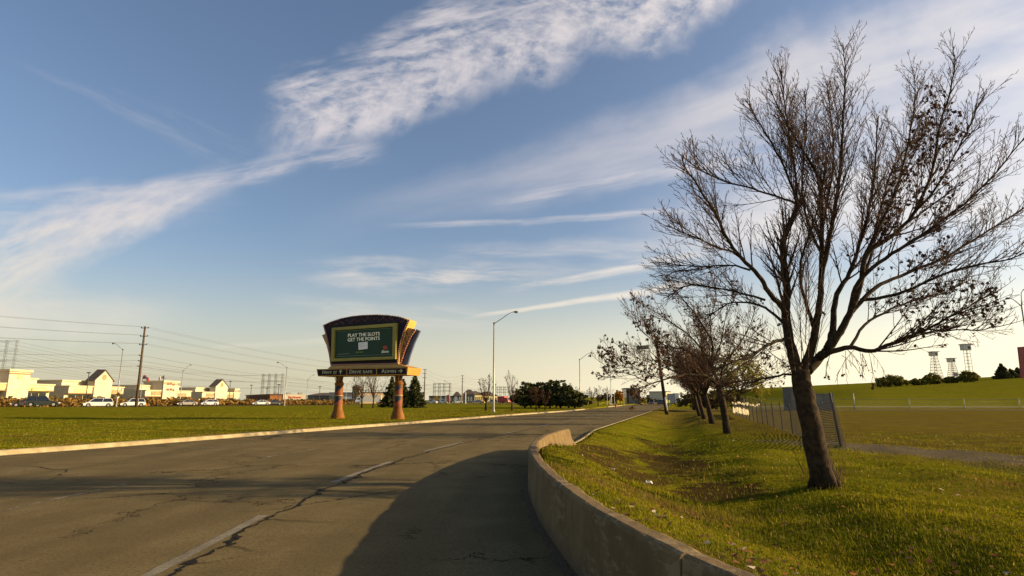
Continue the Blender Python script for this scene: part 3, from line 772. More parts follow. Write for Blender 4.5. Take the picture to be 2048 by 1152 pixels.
def leaf2(p, rg):
    x, y = proj(p); m = .12
    if 1255 < x < 1312 and 678 < y < 714: return False
    if x < 1340 and y > 650: m = .75
    if x < 1330 and 640 < y < 700: m = .5
    if x > 1420 and y > 690: m = .5
    return rg.random() < m*.45
traced_tree('bare tree with a long low branch reaching over the road, second in the row', (b2.x, b2.y, float(zt(b2.x, b2.y))), b2.y,
            [(1455,869),(1450,835),(1445,805),(1440,785),(1437,768)], [.19, .165, .16, .165, .16], limbs2, P2, leaf2, 11, ROW, 2.0, .25, None, .085)
P3 = dict(wob=.14, up=(-.1, 0, 1), trop=.05, cup=.15, ang=(26, 55), ratio=.52, gap=[.5, .26, .2, .4], max=3, rmin=.011)
rows_ = [((1425, 846), 41.7, 7.0, .17, -.10, 'bare tree with a dark leaning trunk, third in the verge row'),
         ((1409, 836), 53, 7.2, .17, -.12, 'bare tree with thin dark trunk, fourth in the verge row'),
         ((1399, 830), 62, 7.0, .16, -.10, 'bare tree partly hidden behind nearer trunks, fifth in the verge row'),
         ((1397, 824), 76, 7.5, .17, -.05, 'bare tree tangled with its neighbours, sixth in the verge row'),
         ((1400, 818), 92, 8.0, .2, -.05, 'bare tree far along the verge row, seventh trunk'),
         ((1396, 815), 112, 8.0, .2, 0, 'farthest bare tree of the verge row')]
for i, (p, D, H, r, ln, lb) in enumerate(rows_):
    q = at(p[0], p[1], D); z = float(zt(q.x, q.y))
    gen_tree('bare_tree', lb, (q.x, q.y, z), H, r, 20+i, (ln-.10, 0), P3, ROW, nl=9, spread=.95, leaf=.05, lsize=.07+.02*i, L1=2.0, gap=.36)

def leaf_mat(name, c0, c1, tr=.3):
    m = mat(name, c0, .75, c1, 1.3, spec=.2, thr=(.4, .6)); nt = m.node_tree; p = nt.nodes['Principled BSDF']
    t = nt.nodes.new('ShaderNodeBsdfTranslucent'); nt.links.new(p.inputs['Base Color'].links[0].from_socket, t.inputs[0])
    mx = nt.nodes.new('ShaderNodeMixShader'); mx.inputs[0].default_value = tr
    nt.links.new(p.outputs[0], mx.inputs[1]); nt.links.new(t.outputs[0], mx.inputs[2]); nt.links.new(mx.outputs[0], nt.nodes['Material Output'].inputs[0])
    return m
LGREEN = leaf_mat('olive leaves', (.115, .115, .018), (.21, .175, .024))
LYEL = leaf_mat('willow leaves', (.17, .165, .016), (.28, .22, .022), .5)
LDARK = leaf_mat('dark needles', (.032, .040, .011), (.085, .082, .020), .15)
LORG = leaf_mat('orange leaves', (.42, .19, .02), (.30, .13, .015))
LBRN = leaf_mat('brown brush', (.13, .085, .026), (.075, .060, .018), .2)
def quad(mb, c, s, rg, nrm=None, asp=.6):
    a = rvec(rg); b = a.cross(rvec(rg)).normalized()
    i = len(mb.v)
    for q in (-a-b*asp, a*.9-b*asp*.8, a+b*asp, -a*.8+b*asp*.9): mb.v.append(tuple(c+q*s))
    mb.f.append((i, i+1, i+2, i+3))
def clumps(mb, blobs, n, s, rg):
    tot = sum(b[1][0]*b[1][1]*b[1][2] for b in blobs)**1.0
    for c, r in blobs:
        k = int(n*(r[0]*r[1]*r[2])/tot)
        sub = [rvec(rg)*rg.uniform(.35, 1.0) for _ in range(max(5, k//28))]
        for _ in range(k):
            q = rg.choice(sub)+rvec(rg)*rg.uniform(0, .34)
            quad(mb, Vector((c[0]+q.x*r[0], c[1]+q.y*r[1], c[2]+q.z*r[2])), s*rg.uniform(.5, 1.3), rg)
def leafy(name, label, base, blobs, n, s, m, seed, trunk_r=.15, cat='tree', group=None, th=None):
    rg = random.Random(seed); root = thing(name, label, cat, tuple(base), group=group); mb = MB(); clumps(mb, blobs, n, s, rg)
    obj('crown' if cat == 'tree' else 'foliage', mb, m, root, fix=False)
    t = MB(); h = th or min(b[0][2] for b in blobs)
    t.tube([(0, 0, -.2), (0, 0, h*.6), (rg.uniform(-.1, .1), 0, h)], [trunk_r*1.2, trunk_r, trunk_r*.8], 8)
    for c, r in blobs: t.tube([(0, 0, h*.8), (c[0]*.6, c[1]*.6, c[2])], [trunk_r*.5, trunk_r*.2], 5)
    obj('trunk' if cat == 'tree' else 'stem', t, BARK, root, fix=False, smooth=True)
    return root
def gz(px, D, off=0):
    a, _ = ray(px, 800); x = a*D; return Vector((x, D, float(zt(x, D))+off))
# willow beyond the row
w = gz(1478, 88)
leafy('willow_tree', 'yellow-green willow with drooping foliage behind the row of bare trees', w,
      [((0,0,6.3),(3.6,3,2.0)),((-2.2,0,5.0),(2.4,2.4,2.0)),((2.2,0,4.6),(2.4,2.4,2.2)),((-1,.5,3.6),(2.6,2.6,1.6)),((3.2,.5,3.0),(1.4,1.4,1.6)),((-3.2,.5,3.0),(1.2,1.4,1.6))], 7500, .11, LYEL, 31, .3)
for i, (px, D, W_, H, m, lb) in enumerate([(1415, 96, 4.5, 3.4, LBRN, 'dark brown thicket under the far end of the tree row'), (1462, 118, 6, 2.6, LGREEN, 'low dark hedge at the foot of the embankment left of the grey cabinet'), (1380, 140, 3.5, 3.6, LBRN, 'tangled bush at the end of the verge')]):
    leafy('bush', lb, gz(px, D), [((-W_*.5,0,H*.4),(W_*.5,1.5,H*.45)),((W_*.4,0,H*.45),(W_*.55,1.5,H*.5)),((0,.3,H*.55),(W_*.6,1.5,H*.45))], 2600, .17, m, 41+i, .08, 'bush', th=H*.3)
# olive bushes on the embankment crest
for i, (x0, x1, yt, D, lb) in enumerate([(1753, 1826, 756, 205, 'broad olive bush at the left end of the embankment crest'), (1826, 1852, 761, 205, 'small olive bush between two broad ones on the embankment crest'), (1848, 1892, 753, 205, 'olive bush below the lookout mast with the leftmost platform'), (1921, 1967, 748, 205, 'olive bush at the foot of the tallest lookout mast'), (1893, 1921, 757, 207, 'sparse low bush between two masts on the crest')]):
    W_ = (x1-x0)/1200*D*.5; b = gz((x0+x1)/2, D); top = at((x0+x1)/2, yt, D).z; H = max(1.5, top-b.z)*1.3
    leafy('bush', lb, b, [((-W_*.45,0,H*.42),(W_*.5,2,H*.48)),((W_*.40,0,H*.42),(W_*.5,2,H*.46)),((0,.3,H*.55),(W_*.7,2,H*.5))], 4200, .26, LGREEN, 51+i, .1, 'bush', 'bushes along the embankment crest', th=H*.3)

def spruce(name, label, base, H, R, seed, group=None, s=.22, n=34, rag=.25):
    rg = random.Random(seed); root = thing(name, label, 'tree', tuple(base), group=group); mb = MB(); t = MB()
    t.tube([(0, 0, -.2), (0, 0, H*.5), (0, 0, H)], [R*.09, R*.06, .02], 8)
    z = H*.10
    while z < H*.985:
        k = (1-z/H); r = R*(k**.8)*rg.uniform(1-rag, 1.08); m = max(4, int(9*k+4))
        for j in range(m):
            a = 2*math.pi*j/m+rg.uniform(-.4, .4); L = r*rg.uniform(.75, 1.1); e = Vector((math.cos(a)*L, math.sin(a)*L, z-L*.22+.25*L*rg.uniform(-.3, .5)))
            t.tube([(0, 0, z), tuple(e)], [.03, .01], 3)
            c = max(4, int(L/ s*2.6))
            for q in range(c):
                f = .25+.75*(q+rg.random())/c; p = Vector((0, 0, z)).lerp(e, f)+Vector((rg.gauss(0, .12), rg.gauss(0, .12), -rg.uniform(0, .3)))*s*2.2
                quad(mb, p, s*rg.uniform(.6, 1.2), rg, asp=.5)
        z += H/n
    obj('crown', mb, LDARK, root, fix=False); obj('trunk', t, BARK, root, fix=False, smooth=True)
    return root
SG = 'spruces on the lawn right of the billboard'
b = gz(829, 112); spruce('spruce_tree', 'tall dark conical spruce just right of the billboard column', b, at(829, 747, 112).z-b.z, 2.7, 61, SG)
b = gz(783, 122); spruce('spruce_tree', 'ragged dark spruce behind the right column of the billboard', b, at(783, 753, 122).z-b.z, 3.0, 62, SG, rag=.45)
b = gz(806, 132); spruce('spruce_tree', 'spruce between two others, half hidden by the billboard column', b, at(806, 757, 132).z-b.z, 2.6, 63, SG, rag=.4)
for i, (px, yt, D, R, lb) in enumerate([(2012, 727, 230, 4.2, 'dark ragged conifer at the right end of the embankment crest'), (2030, 738, 232, 4.5, 'shorter dark conifer just left of the red panel on the crest'), (2044, 735, 236, 4.5, 'dark conifer under the red panel at the photo edge')]):
    b = gz(px, D); spruce('conifer_tree', lb, b, at(px, yt, D).z-b.z, R, 65+i, 'conifers on the embankment crest', s=.4, rag=.4)
# the pine grove left of the road
pines = [(1050, 766, 108, 1.0), (1062, 768, 118, .9), (1078, 764, 112, 1.2), (1091, 770, 120, 1.0), (1100, 762, 110, 1.2), (1112, 764, 116, 1.0), (1121, 761, 108, 1.1), (1137, 774, 112, 1.1), (1149, 782, 106, 1.0)]
names = ['leftmost dark pine of the grove beside the road', 'pine second from the left in the grove, behind the leftmost', 'round-topped pine above the left forked trunk in the grove', 'pine behind the gap between the two forked trunks', 'tallest pine in the middle of the grove', 'pine just right of the tallest one in the grove', 'pointed pine right of the grove middle', 'lower pine near the right end of the grove', 'rightmost low round pine of the grove beside the street lamp']
for i, ((px, yt, D, k), lb) in enumerate(zip(pines, names)):
    b = gz(px, D); H = (at(px, yt, D).z-b.z)*1.04; w_ = 1.75*k
    bl = [((0,0,H*.84),(w_*.55,w_*.6,H*.15)), ((-.5*w_,0,H*.62),(w_*.8,w_,H*.15)), ((.6*w_,.2,H*.68),(w_*.75,w_,H*.14)), ((-.2,-.2,H*.44),(w_*1.25,w_,H*.16)), ((.8*w_,.1,H*.34),(w_*.8,w_,H*.14)), ((-.9*w_,.1,H*.36),(w_*.8,w_,H*.14))]
    leafy('pine_tree', lb, b, bl+[((0,0,H*.22),(w_*1.1,w_,H*.14))], 6500, .17, LDARK, 70+i, .16, group='pine grove beside the road')
# small roadside trees in front of the grove and bare trees on the lawn
PB = dict(wob=.12, up=(0, 0, 1), trop=.05, cup=.2, ang=(22, 42), ratio=.5, gap=[.5, .42, .34, .4], max=3, rmin=.013)
for i, (px, yt, D, r, sp_, lb, leaf) in enumerate([
    (972, 757, 84, .17, .75, 'wide bare tree just left of the tall street lamp', .06), (1024, 752, 82, .13, .42, 'slim bare tree between the tall street lamp and the pine grove', .03),
    (747, 741, 108, .16, .6, 'bare tree seen through the billboard opening, nearer the right column', .05), (724, 745, 112, .16, .7, 'bare tree in the middle of the billboard opening', .05),
    (1072, 778, 84, .10, .8, 'bare tree with a pale fork in front of the pine grove, left of two', .2), (1090, 779, 84, .10, .8, 'bare tree with a pale fork in front of the pine grove, right of two', .2),
    (1196, 776, 150, .16, .5, 'bare brown tree on the low rise left of the far road', .05), (1216, 779, 170, .16, .5, 'bare brown tree right of another on the low rise', .05),
    (1184, 778, 190, .16, .5, 'bare tree farthest left on the low rise', .05), (1145, 772, 126, .12, .7, 'bare treetop showing behind the right end of the pine grove', .05),
    (1040, 775, 150, .12, .7, 'faint bare tree left of the pine grove', .05)]):
    b = gz(px, D); H = at(px, yt, D).z-b.z
    gen_tree('bare_tree', lb, b, H, r*.85, 90+i, (0, 0), dict(PB, rmin=.008*D/90), 'bare trees scattered on the lawn', nl=8, spread=sp_*1.25, leaf=leaf, lsize=.12, L1=H*.27, gap=.42, fork=.24)
b = gz(1240, 210); leafy('maple_tree', 'small tree still full of orange leaves beside the glass building', b, [((0,0,2.8),(1.9,1.6,1.8)),((-.6,0,4.0),(1.2,1.2,1.1)),((.8,0,3.6),(1.0,1.0,1.1))], 1500, .2, LORG, 121, .14)
for i, (px, yt, D, W_, lb) in enumerate([(1210, 786, 215, 3.0, 'dark shrub on the low rise left of the orange tree'), (1228, 784, 225, 2.6, 'dark shrub beside the orange tree'), (1290, 793, 290, 9.0, 'dim hedge of trees behind the oncoming car')]):
    b = gz(px, D); H = max(1.5, at(px, yt, D).z-b.z)
    leafy('bush', lb, b, [((0,0,H*.5),(W_*.6,1.5,H*.5)),((W_*.4,0,H*.4),(W_*.5,1.5,H*.4)),((-W_*.5,0,H*.4),(W_*.5,1.5,H*.4))], 1300, .25, LBRN, 131+i, .1, 'bush', th=H*.3)

# ---------------------------------------------------------------- street lamps
GALV = mat('galvanised steel', (.36, .35, .31), .5, (.27, .26, .23), 3, metal=.5)
HEADM = mat('lamp head', (.16, .15, .13), .5)
DKMET = mat('dark painted steel', (.035, .03, .026), .6)
LENS = mat('lamp lens', (.45, .42, .35), .25)
LAMPG = 'street lamps with curved arms'
def lamp(px, D, py_top, hpx, hpy, label, r=.10, base_z=None, group=LAMPG):
    b = gz(px, D)
    tp = at(px, py_top, D); h = tp.z-b.z; hd = at(hpx, hpy, D); ax = hd.x-tp.x-(0); 
    # the pole is plumb: use its world foot under the photographed top
    a, _ = ray(px, py_top)
    root = thing('street_lamp', label, 'street lamp', (tp.x, D, b.z), group=group)
    ax = hd.x-tp.x; az = hd.z-tp.z
    m = MB(); m.tube([(0, 0, -.3), (0, 0, .4), (0, 0, h)], [r, r*.95, r*.5], 12); obj('pole', m, GALV, root, smooth=True)
    m = MB(); m.lathe([(r*1.9, 0), (r*1.9, .05), (r*1.25, .12), (r*1.15, .3)], n=12); obj('base_plate', m, GALV, root)
    m = MB(); m.lathe([(r*.75, h-.25), (r*.75, h+.02)], n=10); obj('collar', m, DKMET, root)
    m = MB(); m.tube([(0, 0, h-.15), (ax*.35, 0, h+az*.42-.05), (ax*.6, 0, h+az*.78), (ax*.75, 0, h+az*.95), (ax*.86, 0, h+az)], [.05, .045, .04, .035, .033], 8); obj('arm', m, GALV, root, smooth=True)
    sg = 1 if ax > 0 else -1
    m = MB(); x0 = ax*.82; x1 = ax+sg*.15; L = x1-x0; z = h+az
    prof = [(0, .04), (.15, .07), (.4, .12), (.7, .15), (.92, .12), (1, .04)]
    pts = [(x0+L*t, 0, z+.01) for t, _ in prof]; m.tube(pts, [q for _, q in prof], 10)
    hdm = obj('lamp_head', m, HEADM, root, smooth=True)
    m = MB(); m.tube([(x0+L*t, 0, z-.07) for t in (.45, .6, .8, .9)], [.05, .10, .10, .05], 8); obj('lens', m, LENS, hdm, smooth=True)
    return root
lamp(988, 74, 645, 1034, 624, 'tallest street lamp, on the lawn edge right of the billboard', .13)
lamp(1159, 118, 718, 1184, 706, 'street lamp right of the pine grove, arm toward the road', .13)
lamp(1221, 165, 743, 1233, 736, 'far street lamp behind the leafy low branch', .13)
lamp(246, 112, 698, 226, 687, 'street lamp with its arm to the left, beside the tall wooden pole', .12)
lamp(366, 185, 741, 382, 730, 'street lamp behind the far road, arm to the right', .13)
lamp(574, 150, 734, 555, 725, 'street lamp left of the billboard with its arm to the left', .13)
lamp(616, 215, 758, 628, 750, 'small street lamp just left of the billboard, arm to the right', .13)
lamp(900, 230, 767, 889, 762, 'distant street lamp left of the second wooden pole', .12)
lamp(693, 240, 770, 701, 763, 'distant street lamp seen under the billboard', .10)
# double-headed lamp at the right edge
b = gz(2043, 70); tp = at(2043, 611, 70); root = thing('street_lamp', 'twin-armed street lamp cut by the right edge of the photo', 'street lamp', (tp.x, 70, b.z)); h = tp.z-b.z
m = MB(); m.tube([(0, 0, -.3), (0, 0, h)], [.13, .08], 12); obj('pole', m, GALV, root, smooth=True)
for sx in (-1, 1):
    m = MB(); m.tube([(0, 0, h-.1), (sx*.5, 0, h+.4), (sx*.9, 0, h+.75), (sx*1.15, 0, h+.85)] if sx < 0 else [(0, 0, h-.1), (.12, 0, h+.8), (.2, 0, h+1.5), (.5, 0, h+1.9)], [.06, .05, .04, .04], 8); obj('arm', m, GALV, root, smooth=True)
    m = MB(); ex, ez = (-1.15, h+.85) if sx < 0 else (.5, h+1.9)
    m.tube([(ex, 0, ez), (ex+sx*.2, 0, ez), (ex+sx*.5, 0, ez), (ex+sx*.6, 0, ez)], [.05, .12, .13, .05], 8); obj('lamp_head', m, HEADM, root, smooth=True)
# dark box-headed lights of the parking lot
LOTG = 'box-headed parking lot lights'
for px, D, yt, lb in ((178, 205, 746, 'parking lot light in front of the first gabled shop'), (327, 250, 757, 'parking lot light in front of the shop tower with the flag'), (461, 280, 763, 'parking lot light before the right end of the cream mall'),
                      (503, 290, 771, 'parking lot light above the dark brick wall'), (558, 250, 770, 'parking lot light before the orange brick corner'), (640, 260, 774, 'parking lot light left of the billboard column'), (534, 330, 777, 'faint parking lot light behind the restaurant roof')):
    b = gz(px, D); t = at(px, yt, D); h = t.z-b.z; root = thing('parking_lot_light', lb, 'lot light', (t.x, D, b.z), group=LOTG)
    m = MB(); m.tube([(0, 0, -.2), (0, 0, h)], [.14, .11], 8); obj('pole', m, DKMET, root)
    m = MB(); m.box(-.6, .6, -.3, .3, h, h+.28); m.box(-.12, .12, -.12, .12, h-.2, h); obj('lamp_head', m, DKMET, root, bevel=.04)

# ---------------------------------------------------------------- wooden poles and cables
POLEW = mat('weathered pole wood', (.13, .085, .055), .95, (.08, .052, .034), 5, bump=.5, bscale=12)
INSUL = mat('insulator', (.09, .06, .05), .4)
UP = []
for k, (px, D, yt, lb) in enumerate(((290, 100, 655, 'tall wooden utility pole with stacked insulators beside the far road'), (850, 215, 739, 'wooden utility pole right of the tall spruce'), (925, 280, 751, 'wooden utility pole in front of the pale gabled house'), (979, 345, 753, 'most distant wooden utility pole behind the wide bare tree'))):
    b = gz(px, D); t = at(px, yt, D); x, h = t.x, t.z-b.z; UP.append((Vector((x, D, b.z)), h)); root = thing('utility_pole', lb, 'utility pole', (x, D, b.z), group='wooden utility poles')
    m = MB(); m.tube([(0, 0, -.4), (0, 0, h*.5), (0, 0, h+.2)], [.24, .19, .14], 10); obj('pole', m, POLEW, root, smooth=True)
    for q, z in enumerate((h-.1, h-1.5, h-2.9)):
        m = MB(); m.bar((-.62, 0, z), (.62, 0, z+.05), .09); obj('crossarm', m, INSUL, root)
        for sx in (-1, 1):
            m = MB(); m.lathe([(.05, 0), (.11, .03), (.06, .07), (.11, .11), (.06, .16), (.03, .2)], sx*.58, 0, 8, z+.02); obj('insulator', m, INSUL, root)
    for z in (h-4.7, h-5.6, h-6.5):
        m = MB(); m.bar((0, 0, z), (-.5, 0, z+.03), .08); m.lathe([(.05, 0), (.10, .05), (.05, .12), (.09, .18)], -.45, 0, 8, z); obj('insulator', m, INSUL, root)
d0 = UP[0][0]-UP[1][0]; UP.insert(0, (Vector((UP[0][0].x+d0.x*.95, UP[0][0].y+d0.y*.95, .4)), UP[0][1]))
WIRE = mat('cable', (.06, .055, .05), .6)
def cable(name, pts, sag, label, group, r=.022):
    mb = MB(); out = []
    for i in range(len(pts)-1):
        for k in range(16):
            t = k/16; p = Vector(pts[i]).lerp(Vector(pts[i+1]), t); p.z -= sag*4*t*(1-t); out.append(p)
    out.append(Vector(pts[-1])); mb.tube(out, [r]*len(out), 5); o = obj(name, mb, WIRE, smooth=True)
    return tag(o, label, 'cable', group)
lv_ = ['topmost', 'second', 'third']
for q, dz_ in enumerate((.1, -1.3, -2.7)):
    for sx in (-1, 1):
        cable('power_cable', [(p.x+sx*.58, p.y, p.z+h+dz_) for p, h in UP], 1.9, f'{lv_[q]} level power cable on the {"left" if sx < 0 else "right"} ends of the pole crossarms', 'power cables on the wooden poles', .013)
for q, dz_ in enumerate((-4.6, -5.5, -6.4)):
    cable('power_cable', [(p.x-.45, p.y, p.z+h+dz_) for p, h in UP], 2.2, f'{["upper", "middle", "lowest"][q]} of three single cables below the crossarms of the wooden poles', 'power cables on the wooden poles', .02)

# lattice frames of the transmission line
LATM = mat('lattice steel', (.20, .19, .17), .6)
def lattice_col(m, x, y, z0, z1, w, t):
    c = [(-w, -w), (w, -w), (w, w), (-w, w)]
    for a, b_ in c: m.bar((x+a, y+b_, z0), (x+a*.55, y+b_*.55, z1), t)
    n = int((z1-z0)/(w*3)); 
    for i in range(n):
        za, zb = z0+(z1-z0)*i/n, z0+(z1-z0)*(i+1)/n
        for j in range(4):
            p, q = c[j], c[(j+1) % 4]; m.bar((x+p[0]*.8, y+p[1]*.8, za), (x+q[0]*.8, y+q[1]*.8, zb), t*.6)
TL = []
for lab, D, cols, yt, beams in (('large lattice power line frame at the left edge', 330, (-42, -18, 6, 26), 680, (684, 703, 722)),
                                ('lattice power line frame behind the low brick restaurant', 480, (527.5, 540, 553, 566.5), 747, (751.5, 763.5, 775.5)),
                                ('lattice power line frame left of the pale gabled houses', 640, (869.5, 879.5, 889, 901), 766, (768, 775, 782.5)),
                                ('faint lattice power line frame right of the wide bare tree', 900, (993, 1001, 1009, 1018), 772, (775, 780, 785)),
                                ('faint lattice power line frame right of the pine grove', 900, (1160, 1166, 1173, 1180), 782, (787, 792, 796))):
    x0 = at(cols[0], 780, D).x; root = thing('lattice_frame', lab, 'power line frame', (x0, D, 0)); t = .12*D/330
    zt_ = at(cols[1], yt, D).z
    xs = [at(c, 740, D).x-x0 for c in cols]
    for x in xs: m = MB(); lattice_col(m, x, 0, 0, zt_, .8*D/400, t); obj('column', m, LATM, root, fix=False)
    at_b = []
    for yb_ in beams:
        z = at(cols[1], yb_, D).z; m = MB(); e = .9
        for dz_ in (0, e): m.bar((xs[0]-1.5, 0, z+dz_), (xs[-1]+1.5, 0, z+dz_), t*.9)
        n = 14
        for i in range(n):
            xa = xs[0]+(xs[-1]-xs[0])*i/n; xb_ = xs[0]+(xs[-1]-xs[0])*(i+1)/n; m.bar((xa, 0, z+(e if i % 2 else 0)), (xb_, 0, z+(0 if i % 2 else e)), t*.6)
        obj('beam', m, LATM, root, fix=False); at_b.append([(x0+x, D, z) for x in (xs[0]-1, (xs[1]+xs[2])/2, xs[-1]+1)])
    TL.append(at_b)
wn_ = ['left', 'centre', 'right']
for q in range(3):
    for c in range(3):
        pts = [TL[i][q][c] for i in range(4)]; d = Vector(pts[0])-Vector(pts[1]); pts = [tuple(Vector(pts[0])+d*.8)]+pts
        cable('transmission_cable', pts, 5.0, f'faint high voltage cable from the {wn_[c]} of the {["top", "middle", "bottom"][q]} beams of the lattice frames', 'high voltage cables between the lattice frames', .05)

# wooden pole with sign board and transformer on the right verge
D = 77; b = gz(1333, D); tp = at(1311, 678, D); root = thing('utility_pole', 'dark leaning wooden pole on the verge carrying a board on a curved arm', 'utility pole', tuple(b))
m = MB(); m.tube([b-Vector((0, 0, .4)), b.lerp(tp, .5), tp], [.24, .19, .15], 12); obj('pole', m, mat('dark pole wood', (.055, .038, .025), .95, (.035, .024, .016), 4), root, smooth=True, world=True)
m = MB(); m.tube([at(1313.5, y, D-.25) for y in (672, 676, 688, 693)], [.10, .26, .26, .14], 14); obj('transformer', m, DKMET, root, smooth=True, world=True)
m = MB(); m.tube([at(1323, 728, D), at(1316, 716, D-.3), at(1304, 705, D-.8), at(1290, 701.5, D-1.2), at(1272, 702, D-1.4)], [.05]*5, 8); obj('arm', m, GALV, root, smooth=True, world=True)
m = MB(); q = [at(x, y, D-1.3) for x, y in ((1272.5, 691.7), (1297, 690), (1298.3, 697.5), (1273.8, 700))]
m.prism([(p.x, p.z) for p in q], D-1.35, D-1.15, lambda a, b_, d: (a, d, b_)); obj('board', m, mat('grey green board', (.20, .19, .13), .6, (.15, .15, .10), 1), root, world=True, bevel=.03)
m = MB(); m.tube([at(1334.5, 822, D-.3), at(1330, 795, D-.25)], [.10, .09], 8); obj('cable_guard', m, mat('pale guard', (.55, .52, .46), .6), root, smooth=True, world=True)

# ---------------------------------------------------------------- fences, cabinets
BLKP = mat('black post', (.020, .015, .012), .6)
MESHM = mat('snow fence mesh', (.07, .048, .030), .6, (.035, .024, .016), 3)
root = thing('mesh_fence', 'sagging plastic mesh fence on dark posts running behind the row of trees', 'fence', tuple(gz(1684, 19.6)))
fp = [(1684, 898, 787), (1607, 873, 781), (1586, 865, 800), (1566, 861, 802), (1549, 856, 802), (1536, 851, 803), (1526, 847, 804), (1516, 845, 802), (1508, 842, 804), (1500, 839, 801), (1493, 836, 802), (1486, 833, 804), (1479, 831, 804), (1472, 829, 806), (1467, 827, 806)]
F0 = gnd(1685, 899, 0); F1 = gnd(1467, 829, 0); posts = []
for i, (px, yb_, yt) in enumerate(fp):
    # foot on the straight fence line
    a, _ = ray(px, yb_); dx_, dy_ = F1.x-F0.x, F1.y-F0.y; t = (a*F0.y-F0.x)/(dx_-a*dy_); foot = Vector((F0.x+dx_*t, F0.y+dy_*t, 0)); foot.z = float(zt(foot.x, foot.y))
    posts.append((foot, t))
P0 = [p for p, t in posts]; P0[1] = P0[0].lerp(P0[2], .62); P0[1].z = float(zt(P0[1].x, P0[1].y))
tops = []
for i, p in enumerate(P0):
    hgt = 1.78 if i == 0 else 1.5+.06*math.sin(i*2.3); ln = Vector((-.22 if i == 0 else -.07, .0, hgt)); tops.append(p+ln)
    m = MB(); m.tube([p-Vector((0, 0, .2)), p+ln], [.036, .030] if i else [.045, .04], 6); obj('post', m, BLKP, root, world=True)
m = MB()
for i in range(len(P0)-1):
    a, b_, c, d = P0[i], P0[i+1], tops[i], tops[i+1]; n = 24 if i < 7 else 14
    if i == 0: c = a.lerp(c, .93)
    for k in range(n+1):
        f = .03+.86*k/n; p, q = a.lerp(c, f), b_.lerp(d, f); mid = p.lerp(q, .5)+Vector((0, 0, -.05)); m.tube([p, mid, q], [.013 if i < 2 else .008]*3, 4, cap=False)
    L = (b_-a).length; nv = int(L/.22)
    for k in range(nv):
        f = (k+.5)/nv; lo, hi = a.lerp(b_, f), c.lerp(d, f); m.tube([lo.lerp(hi, .03)+Vector((0, 0, -.05)), lo.lerp(hi, .89)+Vector((0, 0, -.05))], [.004]*2, 3, cap=False)
obj('mesh_panel', m, MESHM, root, world=True, fix=False)
m = MB(); rg = random.Random(4); a, c = P0[0], tops[0]     # scalloped rolled edge
for k in range(26):
    f = .02+.78*k/25; p = a.lerp(c, f)+Vector((.16-.10*f, -.03, 0)); m.tube([p+Vector((-.16, 0, 0)), p, p+Vector((.0, 0, .035)), p+Vector((-.14, 0, .04))], [.007]*4, 5)
obj('mesh_edge', m, mat('pale plastic edge', (.20, .15, .11), .6), root, world=True)
TORN = leaf_mat('pale sheeting', (.85, .76, .52), (.80, .70, .46), .5)
for i in range(6, len(P0)-1):                                # torn bright sheeting on the far part, one ragged sheet per span
    a, b_, c, d = P0[i], P0[i+1], tops[i], tops[i+1]
    for lo_, hi_ in (((.80, .93),) if i < 9 else ((.76, .95), (.16, .62))):
        m = MB(); n = 9
        for k in range(n+1):
            u_ = k/n; p, q = a.lerp(b_, u_), c.lerp(d, u_); v0 = lo_+rg.uniform(-.05, .12); v1 = hi_+rg.uniform(-.16, .0)
            m.v += [tuple(p.lerp(q, v0)+Vector((rg.uniform(-.06, .03), -.03, 0))), tuple(p.lerp(q, v1)+Vector((rg.uniform(-.06, .03), -.02, 0)))]
        m.f = [(2*k, 2*k+2, 2*k+3, 2*k+1) for k in range(n)]
        obj('torn_sheet', m, TORN, root, world=True, fix=False)
CAB = mat('grey cabinet paint', (.16, .155, .125), .7, (.12, .12, .10), 1.5)
for x0, x1, yt, D, lb in ((1581, 1604, 776, 90, 'taller grey steel cabinet just left of the near tree trunk'), (1625, 1668, 788, 92, 'wide grey steel cabinet behind the mesh fence, right of the near trunk')):
    b = gz((x0+x1)/2, D); xa, xb_ = at(x0, 800, D).x, at(x1, 800, D).x; h = at(x0, yt, D).z-b.z; w_ = (xb_-xa)/2
    root = thing('utility_cabinet', lb, 'cabinet', ((xa+xb_)/2, D, b.z)); m = MB(); m.box(-w_, w_, 0, 2.4, .1, h); m.box(-w_-.06, w_+.06, -.06, 2.46, h, h+.08); obj('body', m, CAB, root, bevel=.02)
    m = MB(); m.box(-w_-.1, w_+.1, -.1, 2.5, -.2, .1); obj('plinth', m, CONC, root)
    for k in range(2 if w_ > 1.2 else 1):
        m = MB(); ww = w_*.46 if w_ > 1.2 else w_*.9; cx = (-w_*.5+k*w_) if w_ > 1.2 else 0; m.box(cx-ww, cx+ww, -.03, -.003, .25, h-.12); dr_ = obj('door', m, CAB, root, bevel=.008)
        m = MB(); m.box(cx+ww-.16, cx+ww-.12, -.08, -.033, h*.45, h*.45+.25); obj('handle', m, mat('steel handle', (.5, .5, .48), .35, metal=.8), dr_)
